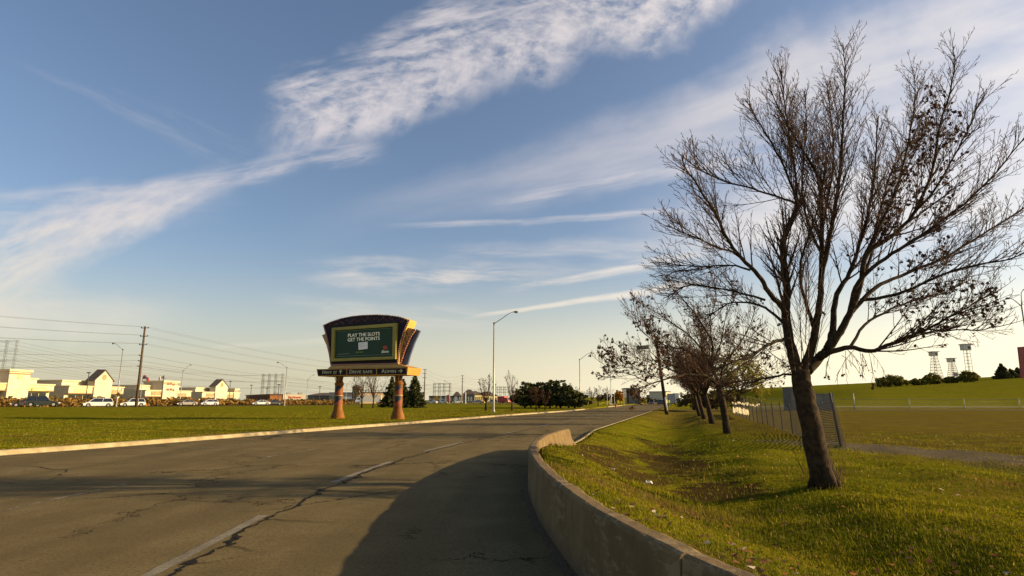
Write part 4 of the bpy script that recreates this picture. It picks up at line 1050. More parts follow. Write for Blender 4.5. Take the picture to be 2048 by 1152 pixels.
# chain-link fence in front of the embankment
D = 100; xs = [38+i*9.0 for i in range(10)]
root = thing('chain_link_fence', 'thin chain-link fence with pale posts in front of the green embankment', 'fence', (38, D, float(zt(38, D))))
CHAIN = mat('fence post steel', (.30, .33, .30), .5, metal=.4)
for i, x in enumerate(xs):
    m = MB(); z = float(zt(x, D)); h = 2.7 if i % 4 == 2 else 1.9; m.tube([(x, D, z-.2), (x, D, z+h)], [.075 if h > 2 else .05]*2, 8); obj('post', m, CHAIN, root, world=True, smooth=True)
m = MB()
for h in (.1, 1.0, 1.75): m.tube([(x, D-.04, float(zt(x, D))+h) for x in xs], [.025 if h > 1.5 else .012]*len(xs), 5)
for i in range(int((xs[-1]-xs[0])/.5)):
    x = xs[0]+i*.5; z = float(zt(x, D)); m.bar((x, D-.03, z+.1), (x+1.6, D-.03, z+1.75), .008); m.bar((x+1.6, D-.035, z+.1), (x, D-.035, z+1.75), .008)
obj('wire_mesh', m, mat('chain wire', (.16, .17, .15), .5, metal=.4), root, world=True, fix=False)
# lookout masts on the crest
for lb, D, hx0, hx1, hy0, hy1, taper, box2 in (('steel mast with a white box platform, left of three on the crest', 260, 1860, 1876, 703, 712, 1.5, None), ('shortest steel mast with a white box and a second lower box', 275, 1896, 1910.5, 716, 724.5, 1.4, (1909, 749)), ('tallest steel mast with a large white box, right of three on the crest', 245, 1923, 1943, 688, 700.5, .15, None)):
    cx = at((hx0+hx1)/2, hy1, D); z1 = at(hx0, hy0, D).z; z0 = at(hx0, hy1, D).z; hw = (hx1-hx0)/1200*D/2; g0 = float(zt(cx.x, D))
    root = thing('steel_mast', lb, 'mast', (cx.x, D, g0)); H = z0-g0
    m = MB(); w0, w1 = (.75+taper*.8), .75; nseg = 9
    for sx in (-1, 1):
        for sy in (-1, 1): m.bar((sx*w0, sy*w0, -.3), (sx*w1, sy*w1, H), .20)
    for i in range(nseg):
        f0, f1 = i/nseg, (i+1)/nseg; wa, wb = w0+(w1-w0)*f0, w0+(w1-w0)*f1; za, zb = H*f0, H*f1
        for s_ in (-1, 1):
            m.bar((-wa, s_*wa, za), (wa, s_*wa, za), .1); m.bar((s_*wa, -wa, za), (s_*wa, wa, za), .1)
            if taper > 1: m.bar((-wa, s_*wa, za), (wb, s_*wb, zb), .09); m.bar((wa, s_*wa, za), (-wb, s_*wb, zb), .09)
    obj('lattice_legs', m, LATM, root, fix=False)
    m = MB(); m.box(-hw*.85, hw*.6, -1.2, 1.2, H, H+(z1-z0)*.85); bx = obj('platform_box', m, mat('white painted box', (.66, .58, .44), .7), root, bevel=.05)
    m = MB(); m.box(-hw, hw, -1.4, 1.4, H+(z1-z0)*.85+.003, H+(z1-z0)); obj('roof', m, mat('pale roof', (.5, .48, .44), .7), bx)
    m = MB(); m.box(-.2, hw*.35, -1.23, -1.203, H+.5, H+(z1-z0)*.6); obj('opening', m, DKMET, bx)
    if box2: q = at(*box2, D); m = MB(); m.box(q.x-cx.x-.9, q.x-cx.x+.7, -1.2, -.4, q.z-g0-.8, q.z-g0+.8); obj('lower_box', m, mat('white painted box', (.66, .58, .44), .7), root)
# red panel at the right edge
D = 215; q = [at(x, y, D) for x, y in ((2037, 694), (2085, 690), (2080, 756), (2044, 757))]
root = thing('red_billboard', 'tall red tapering panel beside the conifers at the right edge', 'sign', (q[3].x, D, float(zt(q[3].x, D))))
m = MB(); m.prism([(p.x, p.z) for p in q], D, D+.6, lambda a, b_, d: (a, d, b_)); pn = obj('panel', m, mat('faded red paint', (.30, .045, .035), .6, (.24, .04, .03), .4), root, world=True)
m = MB()
for f in (.22, .38, .54): a, b_ = q[0].lerp(q[3], f)+Vector((.9, -.05, 0)), q[1].lerp(q[2], f)+Vector((-.9, -.05, 0)); m.bar(a, b_, .5, .5)
obj('stripe', m, mat('faded pink paint', (.42, .16, .13), .6), pn, world=False)
# ---------------------------------------------------------------- casino-style road sign
TH = R_(20); SB = gnd(735, 839, .12); SO = Vector((SB.x, SB.y, float(zt(SB.x, SB.y))))
su = Vector((math.cos(TH), -math.sin(TH), 0)); sn = Vector((math.sin(TH), math.cos(TH), 0))
def SP(px, py, d=0.0):               # pixel -> (a, z) on the sign's plane pushed back by d
    a, b = ray(px, py); r = Vector((a, 1, b)); c = Vector((0, 0, CAMZ)); t = ((SO+sn*d-c).dot(sn))/r.dot(sn); w = c+r*t-SO
    return w.dot(su), w.z
sign = thing('billboard_sign', 'large fan-shaped casino sign on two painted gold columns at the lawn edge', 'billboard', tuple(SO), -TH)
NAVY = mat('navy sign face', (.018, .015, .024), .6, (.026, .017, .020), 2, spec=.15)
GOLD = mat('gold sign paint', (.52, .30, .055), .45, (.44, .25, .045), 2)
YGOLD = mat('yellow gold side', (.62, .44, .09), .5, (.55, .38, .08), 1)
OLIVE = mat('olive gold frame', (.34, .27, .035), .5, (.28, .22, .03), 1)
REDP = mat('dark red trim', (.22, .030, .022), .5)
BLUEP = mat('slate blue fin', (.075, .095, .17), .5, (.06, .08, .14), 1)
GREEN = mat('green display', (.010, .024, .012), .75, (.014, .032, .015), .6, emit=((.012, .040, .020), .10))
CREAM = mat('cream lettering', (.70, .66, .50), .6, emit=((.60, .58, .42), .16))
BULB = mat('pale bulbs', (.80, .70, .55), .4)
loc_ = lambda a, b, d: (a, d, b)
top = [(646.5,650.4),(661.7,643.3),(683.4,636.3),(705,632),(726.8,629.8),(754,628.9),(775.7,629.8),(797.4,632.5),(808,635.7),(819,640)]
rt = [(809.3,663.4),(802.8,685),(798.4,707),(796.3,729)]
lf_ = [(661.7,731.4),(660.6,717.7),(657.4,696),(653,674.3)]
outl = [SP(*p) for p in top+rt+lf_]
m = MB(); m.prism(outl, 0, .04, loc_); face = obj('sign_face', m, NAVY, sign)
m = MB(); n = len(outl); c_ = (sum(p[0] for p in outl)/n, sum(p[1] for p in outl)/n)
m.prism(outl, .042, 1.15, loc_); obj('sign_body', m, YGOLD, sign)
# red bulb trim along the edge and rows of bulbs
def inset(pts, k):
    out = []
    for i, p in enumerate(pts):
        a, b = pts[i-1], pts[(i+1) % len(pts)]; dx_, dz_ = b[0]-a[0], b[1]-a[1]; L = math.hypot(dx_, dz_); out.append((p[0]-(-dz_/L)*-k*-1, p[1]-(dx_/L)*-k*-1))
    return out
def ring(mb, o_, i_, d0, d1):
    n = len(o_)
    for k in range(n):
        a, b, c, d = o_[k], o_[(k+1) % n], i_[(k+1) % n], i_[k]; mb.prism([a, b, c, d], d0, d1, loc_)
ins = [(p[0]+(c_[0]-p[0])*.035, p[1]+(c_[1]-p[1])*.05) for p in outl]
m = MB(); ring(m, outl, ins, -.05, -.003); obj('edge_trim', m, REDP, face)
def bulbs(mb, line, d, step=.11, r=.028):
    acc = 0
    for i in range(len(line)-1):
        a, b = Vector(line[i]), Vector(line[i+1]); L = (b-a).length
        while acc < L:
            p = a.lerp(b, acc/L); mb.lathe([(r*.4, -r), (r, 0), (r*.4, r)], p.x, d, 6, p.y); acc += step
        acc -= L
mids = [((a[0]+b[0])/2, (a[1]+b[1])/2) for a, b in zip(outl, ins)]
m = MB(); bulbs(m, mids+[mids[0]], -.06, .15, .032); obj('bulb_row', m, BULB, face, fix=False)
# faint red flourishes on the navy face
m = MB(); rg = random.Random(9)
for k in range(34):
    f = k/33; x = outl[1][0]+(outl[8][0]-outl[1][0])*f; z = SP(735, 641)[1]+.12*math.sin(k*1.9)+.25*math.sin(math.pi*f)-.15; r = rg.uniform(.05, .12)
    m.prism([(x+r*math.cos(q*1.05)*rg.uniform(.5, 1.2), z+r*math.sin(q*1.05)) for q in range(6)], -.012, -.003, loc_)
obj('red_flourish', m, mat('dull red flourish', (.10, .018, .016), .6), face, fix=False)
# frame and display
fo = [(664.4,655.8),(793.6,646),(791.6,718.2),(662.5,723.1)]; fi = [(669.8,660.9),(786.2,653.1),(785,712.8),(668.4,717)]
m = MB(); O_ = [SP(*p, -.2) for p in fo]; I_ = [SP(*p, -.2) for p in fi]; ring(m, O_, I_, -.26, -.003); obj('frame', m, OLIVE, sign)
m = MB(); m.prism([SP(*p, -.08) for p in fi], -.10, -.004, loc_); disp = obj('display', m, GREEN, sign)
def in_display(u, v, d=-.11):          # display coordinates 0..1
    a, b, c, e = [Vector(SP(*p, -.1)) for p in fi]; t_ = a.lerp(b, u); o_ = e.lerp(c, u); return t_.lerp(o_, v)
def line_disp(mb, u0, v0, u1, v1, w): a, b = in_display(u0, v0), in_display(u1, v1); mb.prism([(a.x, a.y-w), (b.x, b.y-w), (b.x, b.y+w), (a.x, a.y+w)], -.118, -.104, loc_)
m = MB(); line_disp(m, .03, .05, .97, .05, .012); line_disp(m, .03, .93, .97, .93, .012); line_disp(m, .06, .86, .27, .845, .02)
obj('display_lines', m, mat('grey green lines', (.20, .24, .16), .6), disp, fix=False)
def text(txt, parent, m, x0, z0, x1, z1, cap, d, th=.02, font_shear=0.0, name='lettering', smallcaps=0):
    """set text on the sign plane from (x0,z0) to (x1,z1) baseline, cap height cap"""
    cu = bpy.data.curves.new('lettering', 'FONT'); cu.body = txt; cu.size = 1; cu.extrude = .0; cu.shear = font_shear; cu.offset = .0
    if smallcaps: cu.small_caps_scale = smallcaps
    o = bpy.data.objects.new('tmp', cu)
    if smallcaps:
        for i, ch in enumerate(txt):
            if i and txt[i-1] != ' ' or (i and ch.islower()): cu.body_format[i].use_small_caps = True
    COL.objects.link(o); dg = bpy.context.evaluated_depsgraph_get(); me = bpy.data.meshes.new_from_object(o.evaluated_get(dg)); bpy.data.objects.remove(o)
    n = len(me.vertices); co = np.empty(n*3); me.vertices.foreach_get('co', co); co = co.reshape(-1, 3)
    w = co[:, 0].max()-co[:, 0].min(); hh = .70
    L = math.hypot(x1-x0, z1-z0); u = (co[:, 0]-co[:, 0].min())/w*L; v = co[:, 1]/hh*cap
    ux, uz = (x1-x0)/L, (z1-z0)/L
    out = np.stack([x0+u*ux, np.full(n, d), z0+u*uz+v], -1)
    me.vertices.foreach_set('co', out.ravel()); me.update(); me.materials.clear(); me.materials.append(m)
    ob = bpy.data.objects.new(name, me); COL.objects.link(ob); ob.parent = parent
    so = ob.modifiers.new('thick', 'SOLIDIFY'); so.thickness = th; so.offset = 0
    return ob
def T(txt, parent, m, p, q, capx, d, **k):
    a, b = SP(*p, d), SP(*q, d); text(txt, parent, m, a[0], a[1], b[0], b[1], capx/FPX*50.5, d, **k)
T('PLAY THE SLOTS', disp, CREAM, (696, 674.2), (759.2, 670.5), 6.4, -.12)
T('GET THE POINTS', disp, CREAM, (695.4, 683), (759.2, 679.6), 6.4, -.12)
m = MB(); m.prism([SP(*p, -.13) for p in ((716.8,685.3),(735,683.2),(735.3,697.6),(717.3,699.8))], -.15, -.12, loc_); cd = obj('white_card', m, mat('white card', (.60, .57, .50), .5, (.42, .38, .36), 1.6, emit=((.6, .57, .5), .10)), disp)
m = MB(); rg = random.Random(2); x = .38
while x < .50: w_ = rg.uniform(.008, .016); line_disp(m, x, .815, x+w_, .812, .055); x += w_+.006
obj('small_print', m, mat('dull lime print', (.16, .20, .03), .6), disp, fix=False)
T('Slots', disp, CREAM, (762.3, 706), (777.6, 705), 4.6, -.12, font_shear=.3)
T('OLG', disp, mat('orange red lettering', (.42, .07, .03), .6, emit=((.5, .08, .03), .08)), (766, 699.8), (775.5, 699.2), 3.2, -.12)
m = MB(); a, z = SP(770, 695, -.12)
for k in range(5): m.prism([(a-.16+k*.08-.035, z-.05), (a-.16+k*.08+.035, z-.05), (a-.16+k*.08, z+.14+.08*math.sin(math.pi*k/4))], -.125, -.11, loc_)
obj('emblem_rays', m, mat('orange red lettering', (.42, .07, .03), .6), disp, fix=False)
# fins
def curve_fin(name, pts, d0, d1, m_): mb = MB(); mb.prism([SP(*p, d0) for p in pts], d0, d1, loc_); return obj(name, mb, m_, sign)
gf = curve_fin('gold_fin', [(808,664),(815.8,655.3),(831,659),(822,672),(815,687),(808.5,703),(802.5,722),(799,730),(790,730),(796,700)], .25, .42, mat('spotted gold', (.40, .20, .04), .5, (.20, .05, .03), 3.5, thr=(.52, .58)))
bf = curve_fin('blue_fin', [(822,658),(831,658),(839.6,661.6),(828.8,685),(820,709),(814.7,729.5),(799,730),(803,715),(812,690)], .55, .75, BLUEP)
m = MB(); bulbs(m, [SP(*p, .22) for p in ((830.5,659.5),(821.5,673),(814.5,688),(808,704),(802,723),(799.5,730))], .22, .2, .045); obj('bulb_row', m, BULB, gf, fix=False)
m = MB(); pts = [SP(*p, .24) for p in ((830.5,659.5),(821.5,673),(814.5,688),(808,704),(802,723),(799.5,730))]
for a, b in zip(pts, pts[1:]): m.prism([(a[0]-.07, a[1]), (a[0]+.05, a[1]), (b[0]+.05, b[1]), (b[0]-.07, b[1])], .20, .247, loc_)
obj('red_strip', m, REDP, gf)
lfn = curve_fin('gold_fin', [(643.8,670.5),(652,666.7),(655,690),(659,712),(661.7,731),(660,726),(657,707),(653,690.5)], .25, .42, GOLD)
m = MB(); bulbs(m, [SP(*p, .22) for p in ((652,672),(656,692),(659,712),(661,730))], .2, .16, .035); obj('bulb_row', m, BULB, lfn, fix=False)
# ledge and name bar
m = MB(); a0, a1, b0, b1 = SP(661,731.5,-.1), SP(797.5,728.3,-.1), SP(655.7,738.5,-.1), SP(818,733,-.1); zt0, zb0 = (a0[1]+a1[1])/2, (b0[1]+b1[1])/2
m.add([(b0[0], -.14, zb0), (b1[0], -.14, zb0), (a1[0], -.05, zt0), (a0[0], -.05, zt0), (b0[0], 1.5, zb0), (b1[0], 1.5, zb0), (a1[0], 1.3, zt0), (a0[0], 1.3, zt0)], [(0,1,2,3),(4,7,6,5),(0,4,5,1),(1,5,6,2),(2,6,7,3),(3,7,4,0)]); obj('ledge', m, GOLD, sign)
dB = -.30; tl, tr_, br_, bl_ = SP(633.5,740,dB), SP(816.4,732.8,dB), SP(814.5,750,dB), SP(637.5,752.3,dB)
ztb, zbb = (tl[1]+tr_[1])/2, (bl_[1]+br_[1])/2
m = MB(); xl_, xr_, e = tl[0], tr_[0], .14
m.add([(xl_+e, dB+.02, zbb), (xr_-e*.6, dB+.02, zbb), (xr_, dB-.04, ztb), (xl_, dB-.04, ztb), (xl_+e, 1.7, zbb), (xr_-e*.6, 1.7, zbb), (xr_+.0, 1.85, ztb), (xl_, 1.85, ztb)], [(0,1,2,3),(4,7,6,5),(0,4,5,1),(1,5,6,2),(2,6,7,3),(3,7,4,0)])
bar_ = obj('name_bar', m, mat('orange gold bar', (.56, .27, .035), .5, (.48, .22, .03), 1), sign)
dv = [xl_+.10, SP(693.8, 745, dB)[0], SP(753.5, 743, dB)[0], xr_-.10]
for k in range(3):
    m = MB(); zc = .05; m.add([(dv[k]+.06, dB-.03, zbb+.07), (dv[k+1]-.06, dB-.03, zbb+.07), (dv[k+1]-.06, dB-.075, ztb-.06), (dv[k]+.06, dB-.075, ztb-.06), (dv[k]+.06, dB+.01, zbb+.07), (dv[k+1]-.06, dB+.01, zbb+.07), (dv[k+1]-.06, dB-.02, ztb-.06), (dv[k]+.06, dB-.02, ztb-.06)], [(0,1,2,3),(4,7,6,5),(0,4,5,1),(1,5,6,2),(2,6,7,3),(3,7,4,0)])
    obj('name_panel', m, NAVY, bar_)
LET = mat('brass lettering', (.66, .58, .34), .6); zb_ = zbb+.17; H_ = (ztb-zbb)*.52
def barx(px): return SP(px, 744, dB)[0]
def word(first, rest, px0, pxm, px1):
    text(first, bar_, LET, barx(px0), zb_, barx(pxm), zb_, H_, dB-.09)
    text(rest, bar_, LET, barx(pxm+.8), zb_, barx(px1), zb_, H_*.76, dB-.09)
word('H', 'WY 27', 646.5, 652, 675); word('D', 'RIVE SAFE', 700.5, 706, 746); word('A', 'DMIN', 764, 771, 793)
def arrow(cx, cz, up):
    mb = MB(); s = .17
    f = (lambda a, b: (cx+a, cz+b)) if up else (lambda a, b: (cx+b, cz-a))
    for poly in ([(-.03, -s), (.03, -s), (.03, s*.8), (-.03, s*.8)], [(0, s*1.15), (-.15, .02), (-.09, .0), (0, s*.75)], [(0, s*1.15), (0, s*.75), (.09, 0), (.15, .02)]): mb.prism([f(*p) for p in poly], dB-.10, dB-.08, loc_)
    obj('arrow', mb, LET, bar_)
arrow(barx(682.5), zb_+H_*.45, True); arrow(barx(802), zb_+H_*.45, False)
# columns
COLG = mat('bronze gold column', (.26, .105, .013), .6, (.17, .06, .010), 1.4, spec=.15)
CAPM = mat('dark bronze capital', (.17, .085, .045), .5, (.12, .055, .035), 3)
for px in (675, 795):
    a, _ = SP(px, 838, .7); g0 = -.1
    z = lambda y: (838-y)/23.8
    m = MB(); m.lathe([(.55, -.1), (.56, .06), (.52, .12), (.53, .24), (.47, .36), (.42, .52), (.38, .62), (.345, .80), (.33, .95), (.33, 2.62), (.36, 2.66), (.36, 2.80), (.30, 2.86), (.30, 2.92)], a, .7, 32); cl = obj('column', m, COLG, sign, smooth=True); 
    md = cl.modifiers.new('e', 'EDGE_SPLIT'); md.split_angle = R_(35)
    m = MB(); m.lathe([(.27, 2.92), (.27, 3.12), (.30, 3.28), (.37, 3.42), (.48, 3.55), (.60, 3.66), (.62, zbb-.003)], a, .7, 28); obj('capital', m, CAPM, cl, smooth=True)
    for sx in (-.13, .16):
        m = MB(); m.tube([(a+sx, .38, 2.95), (a+sx*1.2, .34, 3.2), (a+sx*2.0, .20, 3.45), (a+sx*2.6, .10, 3.62)], [.03]*4, 6); obj('capital_rib', m, GOLD, cl, smooth=True)
    m = MB(); m.lathe([(.335, 1.77), (.352, 1.79), (.352, 1.83), (.335, 1.85)], a, .7, 28); obj('ring', m, mat('pale ring', (.40, .26, .10), .5), cl, smooth=True)
    for z0_, z1_ in ((1.0, 1.74), (1.88, 2.58)):
        for which in (0, 1):
            m = MB(); nn = 12; A0, A1 = R_(-102), R_(-18)
            for i in range(nn+1):
                u = i/nn; an = A0+(A1-A0)*u; zm = z0_+(z1_-z0_)*(.30+.42*u)
                lo, hi = (zm, z1_) if which == 0 else (z0_, zm-.02); r = .337
                m.v += [(a+r*math.cos(an), .7+r*math.sin(an), lo), (a+r*math.cos(an), .7+r*math.sin(an), hi)]
            m.f = [(2*i, 2*i+2, 2*i+3, 2*i+1) for i in range(nn)]
            obj('painted_panel', m, (mat('column navy', (.014, .018, .038), .6) if which == 0 else mat('column red', (.19, .028, .010), .6, (.28, .07, .02), 4)), cl, smooth=True, fix=False)
# ---------------------------------------------------------------- far road, side entrance, gravel path
def poly_strip(name, pts, w, off, m, zf=None, kind='structure'):
    out = []
    for i in range(len(pts)-1):
        for k in range(8): t = k/8; out.append((pts[i][0]*(1-t)+pts[i+1][0]*t, pts[i][1]*(1-t)+pts[i+1][1]*t))
    out.append(pts[-1]); mb = MB(); n = len(out)
    for i, (x, y) in enumerate(out):
        a, b = out[max(0, i-1)], out[min(n-1, i+1)]; dx_, dy_ = b[0]-a[0], b[1]-a[1]; L = math.hypot(dx_, dy_); nx, ny = -dy_/L, dx_/L
        for s_ in (-.5, -.17, .17, .5):
            q = (x+nx*w*s_, y+ny*w*s_); mb.v.append((q[0], q[1], (float(zt(*q)) if zf is None else zf)+off))
    for i in range(n-1):
        for k in range(3): mb.f.append((i*4+k, i*4+k+1, i*4+k+5, i*4+k+4))
    return obj(name, mb, m, kind=kind)
FARASPH = asphalt_mat('far asphalt', 1.25)
FR = [(-190, 72), (-135, 92), (-103, 108), (-90, 122), (-82, 140), (-70, 160), (-45, 178), (-10, 190), (30, 205)]
poly_strip('far_road', FR, 9.5, .07, FARASPH)
poly_strip('road_entrance', [(float(Rx(92))-.5, 92), (60, 96), (110, 92)], 7, .05, FARASPH)
poly_strip('gravel_path', [(52, 138), (90, 136), (130, 134), (200, 132)], 12, .09, mat('gravel', (.30, .25, .16), .95, (.22, .18, .11), 3))

# ---------------------------------------------------------------- brown roadside brush: one uncountable mass per stretch
def brush(name, label, pts, hfn, n, s, m, seed):
    rg = random.Random(seed); mb = MB(); segs = list(zip(pts, pts[1:])); tot = sum(math.dist(a, b) for a, b in segs)
    for (a, b) in segs:
        L = math.dist(a, b)
        for _ in range(int(n*L/tot)):
            t = rg.random(); x, y = a[0]*(1-t)+b[0]*t+rg.uniform(-4, 4), a[1]*(1-t)+b[1]*t+rg.uniform(-3, 3)
            h = hfn(x, y)*(.65+.35*math.sin(x*.7+y*.4)*math.sin(x*.23-y*.9)); z = float(zt(x, y))
            quad(mb, Vector((x, y, z+h*rg.random()**.7)), s*rg.uniform(.5, 1.3), rg)
    return tag(obj(name, mb, m, fix=False), label, 'brush', kind='stuff')
off = lambda d: [(x+d*.75*-1, y+d) for x, y in FR[1:7]]
RUST = leaf_mat('rusty brush', (.33, .17, .035), (.18, .12, .030), .25)
brush('roadside_brush', 'rust brown brush growing behind the far road', off(9), lambda x, y: 1.9 if y < 165 else 1.5, 17000, .30, RUST, 5)
brush('roadside_brush', 'olive scrub growing higher behind the rust brown brush', off(16), lambda x, y: 2.3 if y < 165 else 1.8, 9000, .36, LBRN, 6)

# ---------------------------------------------------------------- buildings traced on vertical planes
class VP:
    def __init__(s, p0, p1):
        s.o = Vector((p0[0], p0[1], 0)); s.u = Vector((p1[0]-p0[0], p1[1]-p0[1], 0)).normalized(); s.n = Vector((s.u.y, -s.u.x, 0))
        if s.n.dot(Vector((0, 0, 0))-s.o) < 0: s.n = -s.n
    def a(s, px, py=790, off=0):
        a, b = ray(px, py); r = Vector((a, 1, b)); c = Vector((0, 0, CAMZ)); t = (s.o+s.n*off-c).dot(s.n)/r.dot(s.n); w = c+r*t-s.o; return w.dot(s.u), w.z
    def w(s, a, d, z): return tuple(s.o+s.u*a-s.n*d+Vector((0, 0, z)))      # d>0 goes behind the front
    def box(s, mb, a0, a1, z0, z1, d0, d1):
        v = [s.w(a, d, z) for z in (z0, z1) for a, d in ((a0, d0), (a1, d0), (a1, d1), (a0, d1))]
        return mb.add(v, [(0,3,2,1),(4,5,6,7),(0,1,5,4),(1,2,6,5),(2,3,7,6),(3,0,4,7)])
STUCCO = mat('cream stucco', (.57, .50, .35), .9, (.50, .43, .30), .3)
STUC2 = mat('pale stucco trim', (.60, .50, .30), .85)
TANM = mat('tan stucco band', (.30, .19, .08), .9)
ROOFD = mat('dark roof', (.13, .10, .08), .85, (.09, .07, .055), 2)
GLASSD = mat('dark shop glass', (.02, .022, .022), .15, spec=.8)
YSIGN = mat('faded yellow shop sign', (.60, .50, .16), .7, (.55, .48, .24), .8)
GSIGN = mat('faded shop sign', (.28, .21, .11), .8, (.36, .28, .14), .7)
MP = VP((-162, 200), (-148, 320))
def mall_block(label, x0, x1, upper, fas, signs, towers, gables, darks=(), seed=0):
    """traced in photo pixels: x0,x1 ends; upper = parapet line [(x,y)..]; fas = (top0,bot0,top1,bot1) of the canopy band"""
    A0, A1 = MP.a(x0)[0], MP.a(x1)[0]; root = thing('shop_building', label, 'shop building', MP.w(A0, 0, 0), group='cream shops of the mall')
    ft = (MP.a(x0, fas[0])[1]+MP.a(x1, fas[2])[1])/2; fb = (MP.a(x0, fas[1])[1]+MP.a(x1, fas[3])[1])/2
    m = MB(); MP.box(m, A0, A1, -.2, fb-.004, 1.6, 36); wl = obj('wall', m, STUCCO, root, world=True)
    m = MB(); MP.box(m, A0, A1, fb, ft-.45, 0, 34); obj('fascia', m, STUCCO, root, world=True)
    m = MB(); MP.box(m, A0-.15, A1+.15, ft-.446, ft, -.35, 34); obj('cornice', m, STUC2, root, world=True)
    m = MB(); MP.box(m, A0-.02, A1+.02, fb+.004, fb+.35, -.12, -.003); obj('tan_band', m, TANM, root, world=True)
    uz = sum(MP.a(x, y, -5)[1] for x, y in upper)/len(upper)
    m = MB(); MP.box(m, A0+2, A1-2, ft+.004, uz-.5, 5, 32); obj('upper_wall', m, STUCCO, root, world=True)
    m = MB(); MP.box(m, A0+1.7, A1-1.7, uz-.496, uz, 4.6, 32.3); obj('upper_cornice', m, STUC2, root, world=True)
    for i in range(max(2, int((A1-A0)/9))):
        n = max(2, int((A1-A0)/9)); a0 = A0+(A1-A0)*(i+.12)/n; a1 = A0+(A1-A0)*(i+.88)/n
        m = MB(); MP.box(m, a0, a1, .3, fb-.5, 1.50, 1.59); wn = obj('shop_window', m, GLASSD, root, world=True)
        m = MB()
        for f in (0, .33, .66, 1): MP.box(m, a0+(a1-a0)*f-.06, a0+(a1-a0)*f+.06, .3, fb-.5, 1.42, 1.497)
        obj('window_frame', m, STUC2, wn, world=True)
    for (sx0, sx1, sy0, sy1, mm) in signs:
        a0, a1 = MP.a(sx0)[0], MP.a(sx1)[0]; z1, z0 = MP.a(sx0, sy0)[1], MP.a(sx0, sy1)[1]
        m = MB(); MP.box(m, a0, a1, z0, z1, -.18, -.004); obj('shop_sign', m, mm, root, world=True)
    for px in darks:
        a = MP.a(px)[0]; m = MB(); MP.box(m, a-.9, a+.9, fb-.01, ft-.46, -.06, -.0035); obj('shade_strip', m, mat('painted shade', (.16, .10, .06), .9), root, world=True)  # dark strip laid on the fascia, shade of a gap painted as colour
    for (tx0, tx1, ty, emb) in towers:
        a0, a1 = MP.a(tx0)[0], MP.a(tx1)[0]; z = (MP.a(tx0, ty, .6)[1]+MP.a(tx1, ty+1, .6)[1])/2
        m = MB(); MP.box(m, a0, a1, 0, z-.7, -.6, 9); t = obj('tower', m, STUCCO, root, world=True)
        m = MB(); MP.box(m, a0-.5, a1+.5, z-.696, z, -1.1, 9.5); obj('tower_cornice', m, STUC2, t, world=True)
        m = MB(); MP.box(m, a0-.25, a1+.25, z-1.5, z-1.2, -.85, -.604); obj('tower_band', m, TANM, t, world=True)
        if emb:
            am, zm = (a0+a1)/2, (ft+z)/2-.2; m = MB()
            if emb == 'round': m.prism([(am+.9*math.cos(k*.524), zm+.9*math.sin(k*.524)) for k in range(12)], -.75, -.604, lambda a, b, d: MP.w(a, d, b)); obj('emblem', m, YSIGN, t, world=True)
            else:
                for row in (((-2.0, 1.5, .9), (-.2, 1.3, 1.0), (1.7, 1.4, .7)), ((-1.9, 1.6, -1.6), (.2, 1.5, -1.5), (2.0, 1.1, -1.8))):
                    m = MB()
                    for da, w_, dz_ in row: MP.box(m, am+da-w_/2, am+da+w_/2, zm+dz_-.45, zm+dz_+.45, -.75, -.604)
                    obj('wall_lettering', m, mat('brown shop letters', (.20, .10, .08), .8), t, world=True)
    for (gx0, gx1, apx, apy, ey) in gables:
        a0, a1, am = MP.a(gx0)[0], MP.a(gx1)[0], MP.a(apx)[0]; am = (a0+a1)/2; ze, za = MP.a(gx0, ey, .6)[1], MP.a(apx, apy, .6)[1]
        fn = lambda a, b, d: MP.w(a, d, b)
        m = MB(); m.prism([(a0, 0), (a1, 0), (a1, ze), (am, za), (a0, ze)], -.6, 2.6, fn); g_ = obj('gable', m, STUCCO, root, world=True)
        for s_, e_ in ((a0, -1), (a1, 1)):
            m = MB(); m.prism([(s_+e_*.7, ze-.7*(za-ze)/abs(am-a0)+.05), (am, za+.05), (am, za+.5), (s_+e_*.9, ze-.4)], -.9, 2.9, fn); obj('gable_roof', m, ROOFD, g_, world=True)
        m = MB(); zc = (ze+za)/2; m.prism([(am+1.1*math.cos(k*.785), zc-.8+1.1*math.sin(k*.785)) for k in range(8)], -.72, -.604, fn); obj('louvre', m, GSIGN, g_, world=True)
    return root
mall_block('cream mall shops at the left edge with a square tower', -90, 106, [(60, 755.5), (85, 757)], (762, 778, 769, 785), [(54, 90, 773, 781, YSIGN), (-30, 20, 768, 776, YSIGN)], [(9, 52, 738, 'round')], [], (39,))
mall_block('cream mall shops with a large gable, in the middle of the left stretch', 136, 246, [(150, 760), (200, 763)], (769, 786.5, 775, 789.5), [(148, 175, 777, 784, YSIGN), (219, 240, 779.5, 785.5, GSIGN)], [], [(184, 219, 203, 741, 759)], (209,))
mall_block('cream mall shops with a sign tower and brown lettering', 290, 382, [(295, 769), (380, 774)], (779, 792.5, 782, 795), [(302, 321, 783, 790, GSIGN), (352, 372, 786, 792, GSIGN)], [(322, 352, 761, 'letters')], [], (341,))
mall_block('cream mall shops with a small gable at the right end of the mall', 404, 479, [(408, 774.5), (470, 778)], (783, 795, 785, 797), [(412, 427, 787, 793, GSIGN), (455, 470, 789, 795, GSIGN)], [(466, 474, 776.5, None)], [(428, 452, 441, 760, 772)], (446,))
